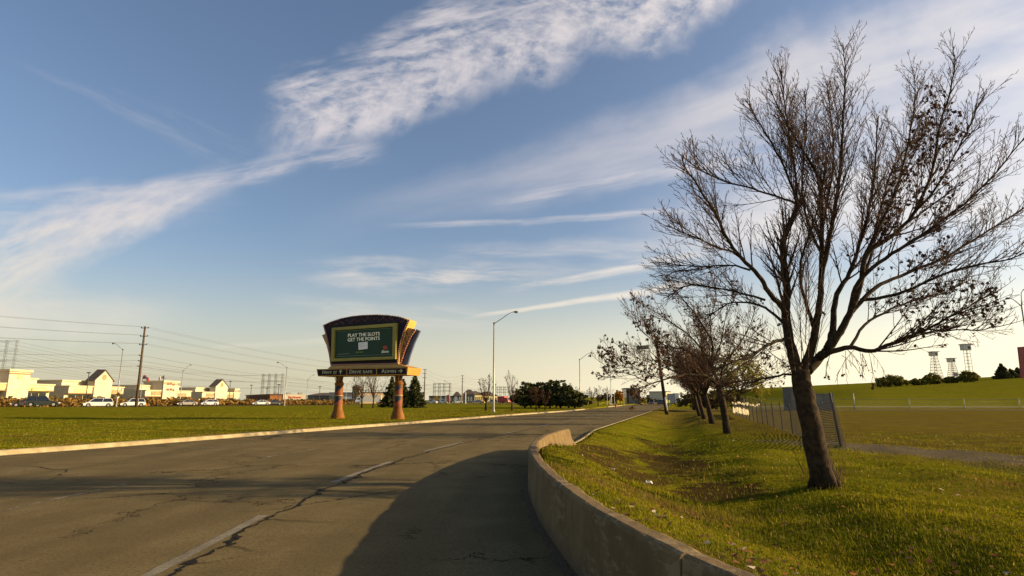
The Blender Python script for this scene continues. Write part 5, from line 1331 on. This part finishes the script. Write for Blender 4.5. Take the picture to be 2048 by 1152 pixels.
# low brick restaurant with a cream front
def simple_building(label, px0, pxc, px1, D, ztop, ang, left_m, right_m, name='low_building', depth=None, z0=-.3):
    """corner building seen at corner pixel pxc; left face runs back-left, right face runs back-right"""
    a, _ = ray(pxc, 795); C0 = Vector((a*D, D, 0)); ur = Vector((math.cos(ang), math.sin(ang), 0)); ul = Vector((-math.sin(ang), math.cos(ang), 0))
    def ln(px, u): k, _ = ray(px, 795); return (k*C0.y-C0.x)/(u.x-k*u.y)
    Lr, Ll = abs(ln(px1, ur)), abs(ln(px0, ul)); 
    if depth: Ll = depth
    return C0, ur, ul, Lr, Ll
def cbox(mb, C0, ur, ul, a0, a1, b0, b1, z0, z1):
    v = [tuple(C0+ur*a+ul*b+Vector((0, 0, z))) for z in (z0, z1) for a, b in ((a0, b0), (a1, b0), (a1, b1), (a0, b1))]
    return mb.add(v, [(0,3,2,1),(4,5,6,7),(0,1,5,4),(1,2,6,5),(2,3,7,6),(3,0,4,7)])
BRICKO = mat('orange brick', (.34, .15, .055), .9, (.27, .11, .04), 3)
BRICK_SHADE = mat('shaded brick', (.15, .075, .045), .9, (.11, .055, .035), 3)  # darker copy of the brick, shade of the side wall put into its colour
C0, ur, ul, Lr, Ll = simple_building('', 483, 540, 610, 262, 0, R_(32), 0, 0)
zr_ = at(540, 789.5, 262).z
rest = thing('restaurant_building', 'low brick restaurant with a cream front and red lettering', 'restaurant', tuple(C0))
m = MB(); cbox(m, C0, ur, ul, 0, Lr*.36, 0, Ll*.8, -.3, zr_); obj('brick_wall', m, BRICKO, rest, world=True)
m = MB(); cbox(m, C0, ur, ul, -.12, -.004, -.1, Ll*.8, -.3, zr_-.3); obj('brick_wall', m, BRICK_SHADE, rest, world=True, label='side wall with shade in its brick colour')
m = MB(); cbox(m, C0, ur, ul, Lr*.36+.01, Lr, -.25, Ll*.7, zr_*.48, zr_+.15); obj('cream_front', m, STUCCO, rest, world=True)
m = MB(); cbox(m, C0, ur, ul, Lr*.38, Lr*.98, .5, Ll*.68, -.2, zr_*.478); wf = obj('glass_front', m, GLASSD, rest, world=True)
m = MB()
for k in range(7): cbox(m, C0, ur, ul, Lr*(.38+.1*k)-.1, Lr*(.38+.1*k)+.1, .38, .497, -.2, zr_*.478)
obj('window_frame', m, STUC2, wf, world=True)
m = MB(); cbox(m, C0, ur, ul, -.4, Lr*.36, -.4, Ll*.82, zr_+.004, zr_+.35); obj('roof_edge', m, ROOFD, rest, world=True)
for k in range(3): m = MB(); cbox(m, C0, ur, ul, 3+k*5, 4.6+k*5, 5, 7, zr_+.15, zr_+1.1); obj('roof_vent', m, GALV, rest, world=True)
cu = bpy.data.curves.new('lettering', 'FONT'); cu.body = 'Tim Hortons'; cu.shear = .2; cu.offset = .02; cu.extrude = .03; o = bpy.data.objects.new('t', cu); COL.objects.link(o)
me = bpy.data.meshes.new_from_object(o.evaluated_get(bpy.context.evaluated_depsgraph_get())); bpy.data.objects.remove(o)
w_ = max(v.co.x for v in me.vertices); L_ = Lr*.38
M_ = Matrix((( ur.x, 0, -ul.x*-1, 0), (ur.y, 0, ul.y, 0), (0, 1, 0, 0), (0, 0, 0, 1)))
for v in me.vertices:
    p = C0+ur*(Lr*.50+v.co.x/w_*L_)+ul*(-.33-v.co.z)+Vector((0, 0, zr_*.62+v.co.y*L_/w_*1.25)); v.co = p-C0
me.materials.clear(); me.materials.append(mat('red lettering', (.55, .03, .02), .5)); to = bpy.data.objects.new('lettering', me); COL.objects.link(to); to.parent = rest

def box_building(name, label, px0, px1, yt, D, m_, roofm=ROOFD, depth=14, ang=0.0, win=0, winm=GLASSD, gable=0, extra=None, cat='building', group=None, base_px=None):
    xa, xb_ = at(px0, 800, D).x, at(px1, 800, D).x; g0 = float(zt((xa+xb_)/2, D)); H = at(px0, yt, D).z-g0; w_ = (xb_-xa)/2
    root = thing(name, label, cat, ((xa+xb_)/2, D, g0), ang, group)
    m = MB(); m.box(-w_, w_, 0, depth, -.3, H); obj('wall', m, m_, root)
    if gable:
        m = MB(); m.add([(-w_-.5, -.6, H+.003), (w_+.5, -.6, H+.003), (w_+.5, depth+.5, H+.003), (-w_-.5, depth+.5, H+.003), (-w_*.35, depth*.35, H+gable*.7), (w_*.2, depth*.35, H+gable*.7)], [(0,3,2,1),(0,1,5,4),(1,2,5),(2,3,4,5),(3,0,4)]); obj('roof', m, roofm, root)
    else:
        m = MB(); m.box(-w_-.2, w_+.2, -.2, depth+.2, H+.003, H+.4); obj('roof_edge', m, roofm, root)
    for k in range(win):
        x = -w_+2*w_*(k+.5)/win; ww = w_/win*.6; m = MB(); m.box(x-ww, x+ww, -.06, -.003, H*.30, H*.72); wn = obj('window', m, winm, root)
        m = MB(); m.box(x-.05, x+.05, -.12, -.063, H*.30, H*.72); m.box(x-ww, x+ww, -.14, -.125, H*.29, H*.33); obj('window_frame', m, STUC2, wn)
    return root, w_, H
GREYB = mat('grey cladding', (.17, .18, .17), .8, (.13, .135, .13), .5); GREYL = mat('pale grey cladding', (.30, .31, .28), .8)
box_building('warehouse_building', 'long dark grey warehouse behind the restaurant, left of the billboard', 612, 668, 791, 380, GREYB, win=5, gable=2.5, depth=30)
box_building('warehouse_building', 'pale grey building with a stepped roof behind the billboard column', 658, 702, 786, 360, GREYL, win=6, depth=24)
r_, w_, H = box_building('filling_station_canopy', 'white canopy of a filling station seen through the billboard opening', 684, 707, 797.5, 255, GREYB, depth=6, cat='canopy')
m = MB(); m.box(-w_-1.5, w_+1.5, -5, -.25, H-.2, H+.9); obj('canopy_slab', m, mat('white canopy', (.75, .74, .66), .5), r_, bevel=.05)
for sx in (-1, 1): m = MB(); m.box(sx*w_-.2, sx*w_+.2, -4, -3.6, -.2, H-.204); obj('canopy_post', m, GALV, r_)
box_building('brick_tower', 'narrow brown tower with a pointed roof seen through the billboard opening', 703.5, 717, 775, 250, mat('brown tower wall', (.26, .19, .10), .9, (.20, .14, .08), 1), depth=5, win=2, gable=1.7, cat='tower')
box_building('shop_building', 'sunlit cream shop with red signs behind the bare trees under the billboard', 717, 775, 786, 262, mat('warm cream wall', (.60, .44, .28), .85, (.50, .33, .2), .6), win=6, depth=20, ang=.45, winm=mat('rusty red panel', (.34, .09, .05), .7))
box_building('shop_building', 'long low grey brown strip building left of the gabled houses', 858, 922, 793, 330, mat('grey brown cladding', (.16, .14, .10), .85), win=11, depth=18, winm=mat('pale pane', (.42, .38, .30), .5))
HG = 'gabled houses beyond the lawn'
box_building('gabled_house', 'grey gabled house, largest of those beyond the lawn', 926, 949, 789, 300, GREYB, gable=3.6, depth=14, win=3, group=HG)
box_building('gabled_house', 'sunlit cream house attached to the right of the grey gabled house', 949.5, 966, 789, 305, mat('sunny cream wall', (.62, .52, .26), .85, (.50, .42, .20), .8), gable=2.6, depth=12, win=4, group=HG, ang=.5)
box_building('gabled_house', 'cream house behind the wide bare tree with a dark roof', 967, 996, 791, 312, mat('sunny cream wall', (.62, .52, .26), .85), gable=3.0, depth=12, win=5, group=HG, ang=.5)
box_building('gabled_house', 'small grey gable behind the strip building left of the second pole', 906, 920, 792, 350, GREYB, gable=3.6, depth=12, win=2, group=HG)
box_building('low_building', 'long dim low building behind the red van', 996, 1050, 797, 340, mat('dim brown wall', (.12, .10, .07), .9), depth=12, win=7)
box_building('low_building', 'dark low building behind the oncoming car, right of the glass building', 1303, 1330, 791, 330, mat('dim slate wall', (.07, .085, .07), .8), depth=12, win=4)
box_building('low_building', 'pale building glimpsed behind the leaning wooden pole', 1328, 1346, 784, 320, mat('pale sunlit wall', (.62, .54, .36), .8), depth=10, win=3, ang=.8)
r_, w_, H = box_building('glass_building', 'dark glass pavilion with pale vertical mullions left of the far road', 1253, 1281, 778, 240, mat('dark green glass', (.03, .042, .034), .12, spec=.8), depth=9)
for k in range(11): m = MB(); x = -w_+2*w_*(k+.3)/11; m.box(x-.07, x+.07, -.25, -.004, 0, H); obj('mullion', m, mat('pale mullion', (.34, .36, .30), .5), r_)
for sx in (-1, 1): m = MB(); m.box(sx*(w_-.5)-.35, sx*(w_-.5)+.35, -.6, -.26, -.3, H*.99); obj('pier', m, mat('dark pier', (.05, .038, .03), .7), r_)
for i, (px, yt, D) in enumerate(((1213.5, 772, 168), (1219.5, 776, 172), (1247, 782, 176), (1228, 778, 200))):
    b = gz(px, D); t = at(px, yt, D); root = thing('flagpole', ['thin pale bare flagpole farthest left beside the far road', 'thin pale bare flagpole next to the far street lamp', 'thin short pole in front of the orange tree', 'thin pole between the lamp and the orange tree'][i], 'flagpole', (t.x, D, b.z), group='thin bare poles by the far road')
    m = MB(); m.tube([(0, 0, -.2), (0, 0, t.z-b.z)], [.09, .05], 8); obj('pole', m, mat('pale pole paint', (.55, .52, .42), .5), root); m = MB(); m.lathe([(.02, 0), (.08, .06), (.02, .14)], n=8, z0=t.z-b.z); obj('finial', m, GALV, root)
# flags above the mall
def flag(px, D, yt, fy, label, flip=1):
    b = gz(px, D); t = at(px, yt, D); h = t.z-b.z; root = thing('flag_on_pole', label, 'flag', (t.x, D, b.z), group='national flags above the mall')
    m = MB(); m.tube([(0, 0, -.2), (0, 0, h)], [.12, .06], 8); obj('pole', m, GALV, root)
    W_, Hf = 2.3, 1.25
    def sheet(u0, u1, mm, nm, par, off=0.0):
        mb = MB(); n = 8
        for i in range(n+1):
            u = u0+(u1-u0)*i/n
            for v in (0, 1): mb.v.append((flip*u*W_*.92, .25*math.sin(u*6)*1.0-off, h-.2-Hf*(1-v)-.9*u*u+.1*math.sin(u*5)))
        mb.f = [(2*i, 2*i+2, 2*i+3, 2*i+1) for i in range(n)]; o = obj(nm, mb, mm, par, fix=False); so = o.modifiers.new('t', 'SOLIDIFY'); so.thickness = .02; return o
    RF = mat('flag red', (.55, .03, .03), .7); WF = mat('flag white', (.75, .72, .66), .7)
    f = sheet(0, .25, RF, 'flag_band', root); sheet(.251, .749, WF, 'flag_field', root); sheet(.75, 1, RF, 'flag_band', root)
    m = MB(); c = Vector((flip*.5*W_*.92, .25*math.sin(3)-.06, h-.2-Hf*.5-.225+.06)); pts = []
    for k in range(22):
        a = 2*math.pi*k/22+math.pi/2; r = .38 if k % 4 == 0 else (.17 if k % 2 else .27); pts.append((c.x+r*math.cos(a), c.z+r*math.sin(a)))
    m.prism(pts, c.y-.03, c.y, lambda a, b_, d: (a, d, b_)); obj('leaf_emblem', m, RF, root)
flag(286, 190, 749, 0, 'red and white national flag just right of the tall wooden pole')
flag(329, 245, 750, 0, 'red and white flag flying above the mall sign tower', -1)

# ---------------------------------------------------------------- vehicles
TYRE = mat('tyre rubber', (.018, .017, .016), .85); RIM = mat('wheel rim', (.50, .48, .44), .35, metal=.6); CGL = mat('car glass', (.015, .017, .02), .08, spec=.9)
HL = mat('headlight glass', (.75, .73, .65), .15); TLM = mat('tail light', (.45, .02, .02), .3); BLKT = mat('black trim', (.02, .02, .02), .6)
def car(kind, label, loc, rz, col, group, rough=.28, metal=.0):
    S = dict(suv=(4.7, 1.85, 1.72, .98, [(-2.2,.98),(-2.0,1.66),(.35,1.72),(.95,1.02)]), minivan=(5.0, 1.95, 1.75, .98, [(-2.42,.98),(-2.1,1.70),(.75,1.75),(1.65,1.05)]),
             sedan=(4.7, 1.8, 1.45, .90, [(-1.75,.92),(-1.05,1.40),(.30,1.45),(1.15,.92)]), hatch=(4.2, 1.75, 1.52, .92, [(-1.95,.94),(-1.55,1.46),(.45,1.52),(1.25,.95)]),
             coupe=(4.6, 1.8, 1.38, .86, [(-1.7,.88),(-.8,1.33),(.20,1.38),(1.15,.88)]), pickup=(5.4, 1.9, 1.80, 1.05, [(-.55,1.05),(-.40,1.75),(.75,1.80),(1.25,1.10)]))[kind]
    L, Wd, H, belt, gh = S; hw = Wd/2; root = thing('parked_car' if 0 else 'car', label, {'suv': 'suv', 'minivan': 'minivan', 'sedan': 'car', 'hatch': 'hatchback', 'coupe': 'car', 'pickup': 'pickup truck'}[kind], loc, rz, group)
    CP = mat('car paint '+str(col), col, rough, metal=metal, coat=.1)
    x0, x1 = -L/2, L/2; wr = .34; wx = (x0+.85, x1-.85)
    lower = [(x0+.03, .42), (x0+.02, .30)]
    for cx in wx: lower += [(cx-wr-.06, .24)]+[(cx+(wr+.06)*math.cos(a), .34+(wr+.06)*math.sin(a)) for a in np.linspace(math.pi-.2, .2, 7)]+[(cx+wr+.06, .24)]
    lower += [(x1-.05, .28), (x1, .42)]
    hood = belt-.16 if kind not in ('minivan',) else belt-.08
    up = [(x1-.02, .58), (x1-.12, hood-.16), (x1-.45, hood-.04), (gh[3][0]+.05, belt), (gh[0][0]-.02, belt)]
    if kind in ('sedan', 'coupe'): up += [(x0+.35, belt-.02), (x0+.06, belt-.10)]
    elif kind == 'pickup': up += [(gh[0][0]-.05, belt), (x0+.06, belt-.02)]
    up += [(x0, .62)]
    poly = lower+up
    m = MB(); n = len(poly); secs = ((-hw+.10, .985), (-hw, 1.0), (hw, 1.0), (hw-.10, .985))
    vs = []
    for k, (y, _) in enumerate(((-hw+.07, 0), (-hw, 1), (hw, 1), (hw-.07, 0))):
        for (x, z) in poly: vs.append((x*(1 if 0 < k < 3 else .985), y, z if (z < .5 or 0 < k < 3) else z+.03))
    # order so that shoulders sit inside the widest line
    order = []
    m.v = [(x*.985, -hw+.09, z+.0) if False else (x, -hw, z) for x, z in poly]+[(x, hw, z) for x, z in poly]
    m.f = [tuple(range(n)), tuple(range(n, 2*n))[::-1]]+[(i, i+n, (i+1) % n+n, (i+1) % n) for i in range(n)]
    body = obj('body', m, CP, root, bevel=.05)
    ins_ = .17; tb_ = hw-.04; g = gh
    m = MB(); m.v = [(g[0][0], -tb_, belt+.002), (g[3][0], -tb_, belt+.002), (g[2][0], -tb_+ins_, g[2][1]-.06), (g[1][0], -tb_+ins_, g[1][1]-.06), (g[0][0], tb_, belt+.002), (g[3][0], tb_, belt+.002), (g[2][0], tb_-ins_, g[2][1]-.06), (g[1][0], tb_-ins_, g[1][1]-.06)]
    m.f = [(0,1,2,3),(4,7,6,5),(0,4,5,1),(1,5,6,2),(2,6,7,3),(3,7,4,0)]; obj('window', m, CGL, root)
    m = MB(); m.v = [(g[1][0]-.06, -tb_+ins_-.03, g[1][1]-.057), (g[2][0]+.06, -tb_+ins_-.03, g[2][1]-.057), (g[2][0]+.0, -tb_+ins_+.05, g[2][1]), (g[1][0]+.04, -tb_+ins_+.05, g[1][1]), (g[1][0]-.06, tb_-ins_+.03, g[1][1]-.057), (g[2][0]+.06, tb_-ins_+.03, g[2][1]-.057), (g[2][0]+.0, tb_-ins_-.05, g[2][1]), (g[1][0]+.04, tb_-ins_-.05, g[1][1])]
    m.f = [(0,1,2,3),(4,7,6,5),(0,4,5,1),(1,5,6,2),(2,6,7,3),(3,7,4,0)]; roof = obj('roof', m, CP, root, bevel=.02)
    for sy in (-1, 1):
        m = MB(); y0, y1 = sy*(tb_+.012), sy*(tb_-ins_+.012)
        for (xa, za), (xb_, zb_) in (((g[0][0], belt), (g[1][0], g[1][1]-.05)), ((g[3][0], belt), (g[2][0], g[2][1]-.05)), (((g[0][0]+g[3][0])/2-.25, belt), ((g[1][0]+g[2][0])/2-.1, g[2][1]-.05))):
            m.bar((xa, y0, za), (xb_, y1, zb_), .09)
        obj('pillar', m, CP, root)
        m = MB(); m.box(g[3][0]-.22, g[3][0]-.05, min(sy*hw*1.005, sy*(hw+.18)), max(sy*hw*1.005, sy*(hw+.18)), belt+.03, belt+.17); obj('mirror', m, CP, root, bevel=.02)
        m = MB(); m.box(x1-.22, x1+.015, min(sy*hw*.55, sy*hw*1.006), max(sy*hw*.55, sy*hw*1.006), hood-.30, hood-.14); obj('headlight', m, HL, root, bevel=.02)
        m = MB(); m.box(x0-.015, x0+.16, min(sy*hw*.68, sy*hw*1.006), max(sy*hw*.68, sy*hw*1.006), .68, .86); obj('tail_light', m, TLM, root, bevel=.02)
        for cx in wx:
            m = MB(); ys_w = [sy*(hw-.24), sy*(hw-.20), sy*(hw+.0), sy*(hw+.015)]
            m.tube([(cx, y, .335) for y in ys_w], [.30, .335, .335, .29], 18); wh = obj('wheel', m, TYRE, root, smooth=False)
            m = MB(); m.tube([(cx, sy*(hw-.02), .335), (cx, sy*(hw+.022), .335), (cx, sy*(hw+.028), .335)], [.21, .21, .12], 14); obj('rim', m, RIM, wh)
    m = MB(); m.box(x1-.05, x1+.02, -hw*.5, hw*.5, .38, .58); obj('grille', m, BLKT, root)
    m = MB(); m.box(x1-.03, x1+.04, -hw*.95, hw*.95, .26, .36); m.box(x0-.04, x0+.03, -hw*.95, hw*.95, .28, .40); obj('bumper', m, BLKT, root)
    return root
WHT = (.74, .73, .70); SIL = (.42, .38, .30)
CG = 'cars driving on the far road'
def on_far(px, D): a, _ = ray(px, 800); x = a*D; return (x, D, float(zt(x, D))+.08)
car('suv', 'dark green SUV, leftmost on the far road, facing right', on_far(86, 102), R_(35), (.022, .030, .026), CG)
car('sedan', 'dark car half hidden behind the dark green SUV', on_far(56, 109), R_(215), (.05, .045, .04), CG)
car('minivan', 'white minivan left of the street lamp on the far road', on_far(197, 122), R_(218), WHT, CG)
car('suv', 'white SUV right behind the tall wooden pole', on_far(266, 132), R_(218), WHT, CG)
car('sedan', 'silver gold saloon on the far road, left of a white hatchback', on_far(374, 152), R_(222), SIL, CG, .3, .3)
car('hatch', 'white hatchback on the far road, right of the silver saloon', on_far(419, 155), R_(222), WHT, CG)
car('coupe', 'white two-door car on the far road in front of the brick restaurant', on_far(522, 165), R_(215), WHT, CG)
car('sedan', 'dark grey car right behind the white two-door car', on_far(547, 170), R_(212), (.09, .09, .085), CG)
PG = 'parked cars in the distance'
for px, D, k, c, rz, lb in ((45, 190, 'suv', WHT, 80, 'white car parked beyond the brush at the left, partly hidden'), (150, 195, 'suv', WHT, 70, 'white car parked behind the brush between two mall blocks'), (438, 235, 'minivan', WHT, 60, 'white van parked behind the brush before the small gable'),
                            (955, 250, 'sedan', (.10, .09, .11), 200, 'dark car before the cream houses'), (984, 262, 'suv', (.20, .20, .21), 185, 'grey car parked right of the dark car before the cream houses'), (915, 262, 'sedan', WHT, 190, 'white car parked in front of the low strip building'),
                            (864, 262, 'sedan', WHT, 160, 'white car parked just right of the tall spruce'), (873, 270, 'hatch', (.5, .5, .5), 170, 'pale car parked beside the white one right of the spruce'), (886, 265, 'hatch', WHT, 165, 'white hatchback parked below the distant street lamp'),
                            (1033, 270, 'sedan', WHT, 190, 'white car parked right of the slim bare tree'), (1048, 280, 'suv', WHT, 185, 'white car glimpsed left of the pine grove'), (574, 215, 'suv', (.45, .47, .5), 190, 'pale car parked below the red lettering of the restaurant')):
    x, y, z = on_far(px, D); car(k, lb, (x, y, z-.06), R_(rz), c, PG)
car('suv', 'dark car with bright headlights coming along the far end of the road', (at(1303, 800, 225).x, 225, .01), R_(-105), (.03, .03, .03), 'cars on the main road')
car('pickup', 'dark pickup half hidden behind the leaning wooden pole', (at(1321, 800, 205).x, 205, .01), R_(75), (.05, .06, .05), 'cars on the main road')
# vans and trucks
def boxtruck(label, loc, rz, L, H, colb, colc, group):
    root = thing('box_truck', label, 'truck', loc, rz, group); hw = 1.15
    m = MB(); m.box(-L/2, L/2-1.9, -hw, hw, .75, H); obj('cargo_box', m, mat('truck box '+str(colb), colb, .6), root, bevel=.04)
    m = MB(); m.prism([(L/2-1.85, .5), (L/2, .5), (L/2, 1.3), (L/2-.25, 1.45), (L/2-.6, 2.3), (L/2-1.85, 2.35)], -hw*.92, hw*.92, lambda a, b, d: (a, d, b)); cb = obj('cab', m, mat('truck cab '+str(colc), colc, .4), root, bevel=.04)
    m = MB(); m.box(L/2-1.5, L/2-.75, -hw*.94, hw*.94, 1.45, 2.1); obj('window', m, CGL, cb)
    m = MB(); m.add([(L/2-.22, -.9, 1.47), (L/2-.22, .9, 1.47), (L/2-.55, .9, 2.22), (L/2-.55, -.9, 2.22), (L/2-.30, -.9, 1.43), (L/2-.30, .9, 1.43), (L/2-.62, .9, 2.2), (L/2-.62, -.9, 2.2)], [(0,1,2,3),(4,7,6,5),(0,4,5,1),(1,5,6,2),(2,6,7,3),(3,7,4,0)]); obj('windscreen', m, CGL, cb)
    for cx in (-L/2+1.1, L/2-.9):
        for sy in (-1, 1):
            m = MB(); m.tube([(cx, sy*(hw-.3), .45), (cx, sy*(hw-.02), .45)], [.45, .45], 16); wh = obj('wheel', m, TYRE, root); m = MB(); m.tube([(cx, sy*(hw-.03), .45), (cx, sy*(hw+.0), .45)], [.25, .25], 12); obj('rim', m, RIM, wh)
    for sy in (-1, 1): m = MB(); m.box(L/2-.05, L/2+.03, sy*.75-.18, sy*.75+.18, .8, 1.0); obj('headlight', m, HL, cb)
    return root
x, y, z = on_far(737, 205); boxtruck('white truck seen through the billboard opening between two bare trees', (x, y, z), R_(190), 8.5, 3.0, (.66, .62, .52), (.72, .72, .68), 'trucks in the distance')
x, y, z = on_far(1009, 250); boxtruck('bright red van parked left of the slim bare tree', (x, y, z), R_(-40), 5.6, 2.9, (.48, .05, .035), (.50, .06, .04), 'trucks in the distance')
boxtruck('grey truck on the right lane behind the leaning wooden pole', (at(1343, 800, 180).x, 180, .01), R_(75), 7.5, 3.4, (.30, .30, .30), (.35, .35, .36), 'trucks in the distance')
boxtruck('white truck far down the right lane, right of the wooden pole', (at(1352, 800, 240).x, 240, .01), R_(75), 8.5, 4.2, (.72, .68, .58), (.6, .58, .52), 'trucks in the distance')

# ---------------------------------------------------------------- small items
root = thing('road_sign', 'small orange diamond sign seen from behind on the far street lamp', 'sign', tuple(at(236.5, 789, 111.6)))
m = MB(); m.prism([(0, -.45), (.45, 0), (0, .45), (-.45, 0)], -.02, .02, lambda a, b, d: (a, d, b)); obj('plate', m, mat('orange sign plate', (.50, .20, .03), .5), root)
m = MB(); m.box(-.05, .30, .02, .10, -.04, .04); obj('clamp', m, GALV, root)
for i, (px, D, hgt, c, lb) in enumerate(((1231, 128, .95, (.32, .09, .04), 'rusty red hydrant post beside the far kerb'), (896, 240, 3.4, (.55, .10, .06), 'red banner sign on a post in the distant car lot'), (873, 240, 3.0, (.55, .30, .04), 'round orange sign on a post in the distant car lot'), (931, 235, 4.2, (.62, .60, .52), 'pale tall post in front of the grey gabled house'))):
    b = gz(px, D); root = thing('sign_post' if i else 'hydrant', lb, 'sign' if i in (1, 2) else ('post' if i else 'hydrant'), tuple(b)); cm_ = mat('painted post %d' % i, c, .6)
    if i == 0: m = MB(); m.lathe([(.2, 0), (.2, .08), (.14, .12), (.14, .6), (.19, .64), (.17, .8), (.06, .9), (.06, .95)], n=14); m.tube([(-.26, 0, .5), (.26, 0, .5)], [.07, .07], 8); obj('body', m, cm_, root)
    elif i == 3: m = MB(); m.tube([(0, 0, -.1), (0, 0, hgt)], [.22, .2], 10); obj('post', m, cm_, root); m = MB(); m.lathe([(.22, 0), (.1, .2)], n=10, z0=hgt); obj('cap', m, cm_, root)
    else:
        m = MB(); m.tube([(0, 0, -.1), (0, 0, hgt)], [.08, .08], 8); obj('post', m, GALV, root); m = MB()
        if i == 1: m.prism([(-.5, .6), (.5, .6), (.4, hgt), (-.6, hgt)], -.12, -.085, lambda a, b_, d: (a, d, b_))
        else: m.prism([(1.0*math.cos(k*.524), hgt-.9+1.0*math.sin(k*.524)) for k in range(12)], -.12, -.085, lambda a, b_, d: (a, d, b_))
        obj('plate', m, cm_, root)
# fluttering banners of the car lot
for i, px in enumerate((880, 890, 909, 912, 918, 936, 941)):
    D = 255+i*4; b = gz(px, D); root = thing('feather_banner', ['pale feather banner left of the red banner sign','pale feather banner just right of the spruce lamp','pale feather banner behind the second pole, farthest left of three','pale feather banner beside the small grey gable','pale feather banner just left of the second wooden pole','pale feather banner before the grey gabled house, left one','pale feather banner before the grey gabled house, right one'][i], 'banner', tuple(b), group='feather banners in the distant car lot')
    m = MB(); m.tube([(0, 0, -.1), (0, 0, 2.9)], [.05, .04], 6); obj('pole', m, GALV, root)
    m = MB(); m.prism([(.04, .9), (.6, 1.0), (.65, 2.4), (.45, 2.9), (.04, 3.0)], -.01, .01, lambda a, b_, d: (a, d, b_)); obj('banner', m, mat('pale banner', (.70, .66, .56), .7), root)
# crumpled litter on the grass
def litter(px, py, s, label, c, seed):
    g_ = gnd(px, py, -.05); g_.z = float(zt(g_.x, g_.y)); rg = random.Random(seed); mb = MB(); n = 7
    for i in range(n):
        for j in range(n): mb.v.append((s*(i/(n-1)-.5)*(1-.3*rg.random()), s*.7*(j/(n-1)-.5)*(1-.3*rg.random()), .06+rg.uniform(0, s*.5)))
    mb.f = [(i*n+j, i*n+j+1, i*n+n+j+1, i*n+n+j) for i in range(n-1) for j in range(n-1)]
    o = obj('crumpled_paper', mb, mat('litter '+str(c), c, .7), fix=False); o.location = g_; so = o.modifiers.new('t', 'SOLIDIFY'); so.thickness = .003
    return tag(o, label, 'litter')
litter(1298, 963, .15, 'crumpled white paper lying in the grass between the barrier and the near tree', (.80, .76, .68), 1)
litter(1227, 956, .09, 'small scrap of pale paper in the grass close to the barrier', (.66, .56, .44), 2)
# ---------------------------------------------------------------- pedestrian in a hi-vis top
def person(loc, rz):
    root = thing('person', 'person in a bright yellow-green top and dark trousers walking beside the road', 'person', loc, rz)
    V_ = [(0,0,.95),(0,0,1.15),(0,.0,1.38),(0,.01,1.50),(0,.02,1.62),(0,.03,1.74),
          (.20,0,1.42),(.27,.03,1.15),(.25,.16,.92),(.24,.20,.84),(-.20,0,1.42),(-.27,-.02,1.15),(-.26,-.14,.92),(-.25,-.16,.84),
          (.10,0,.90),(.11,.14,.50),(.11,.02,.09),(.11,.16,.04),(-.10,0,.90),(-.11,-.10,.50),(-.11,-.30,.12),(-.11,-.16,.05)]
    E_ = [(0,1),(1,2),(2,3),(3,4),(4,5),(2,6),(6,7),(7,8),(8,9),(2,10),(10,11),(11,12),(12,13),(0,14),(14,15),(15,16),(16,17),(0,18),(18,19),(19,20),(20,21)]
    Rr = [.15,.14,.16,.06,.095,.08,.07,.05,.04,.035,.07,.05,.04,.035,.10,.075,.05,.04,.10,.075,.05,.04]
    me = bpy.data.meshes.new('body'); me.from_pydata(V_, E_, []); o = bpy.data.objects.new('body', me); COL.objects.link(o); o.parent = root
    md = o.modifiers.new('skin', 'SKIN'); sv = me.skin_vertices[0].data if me.skin_vertices else None
    if sv is None:
        me.attributes.new('s', 'FLOAT', 'POINT')
    else:
        for v, r in zip(sv, Rr): v.radius = (r, r)
        sv[0].use_root = True
    o.modifiers.new('sub', 'SUBSURF').levels = 1
    m = bpy.data.materials.new('walker'); m.use_nodes = True; nt = m.node_tree; E.nt = nt; tcn = nt.nodes.new('ShaderNodeTexCoord'); s = nt.nodes.new('ShaderNodeSeparateXYZ'); nt.links.new(tcn.outputs['Object'], s.inputs[0]); Z = E(s.outputs[2])
    c = mixc(Z.ss(.93, .95), (.02, .022, .03), (.42, .55, .04)); c = mixc(Z.ss(1.49, 1.51), c, (.45, .28, .2)); nt.links.new(c, nt.nodes['Principled BSDF'].inputs['Base Color']); me.materials.append(m)
    mb = MB(); mb.lathe([(.09, 1.66), (.105, 1.71), (.095, 1.78), (.05, 1.83), (.01, 1.84)], 0, .02, 12); obj('hair', mb, mat('dark hair', (.02, .015, .01), .8), root, smooth=True)
a_ = at(1338, 812, 128); person((a_.x, 128, .03), R_(10))
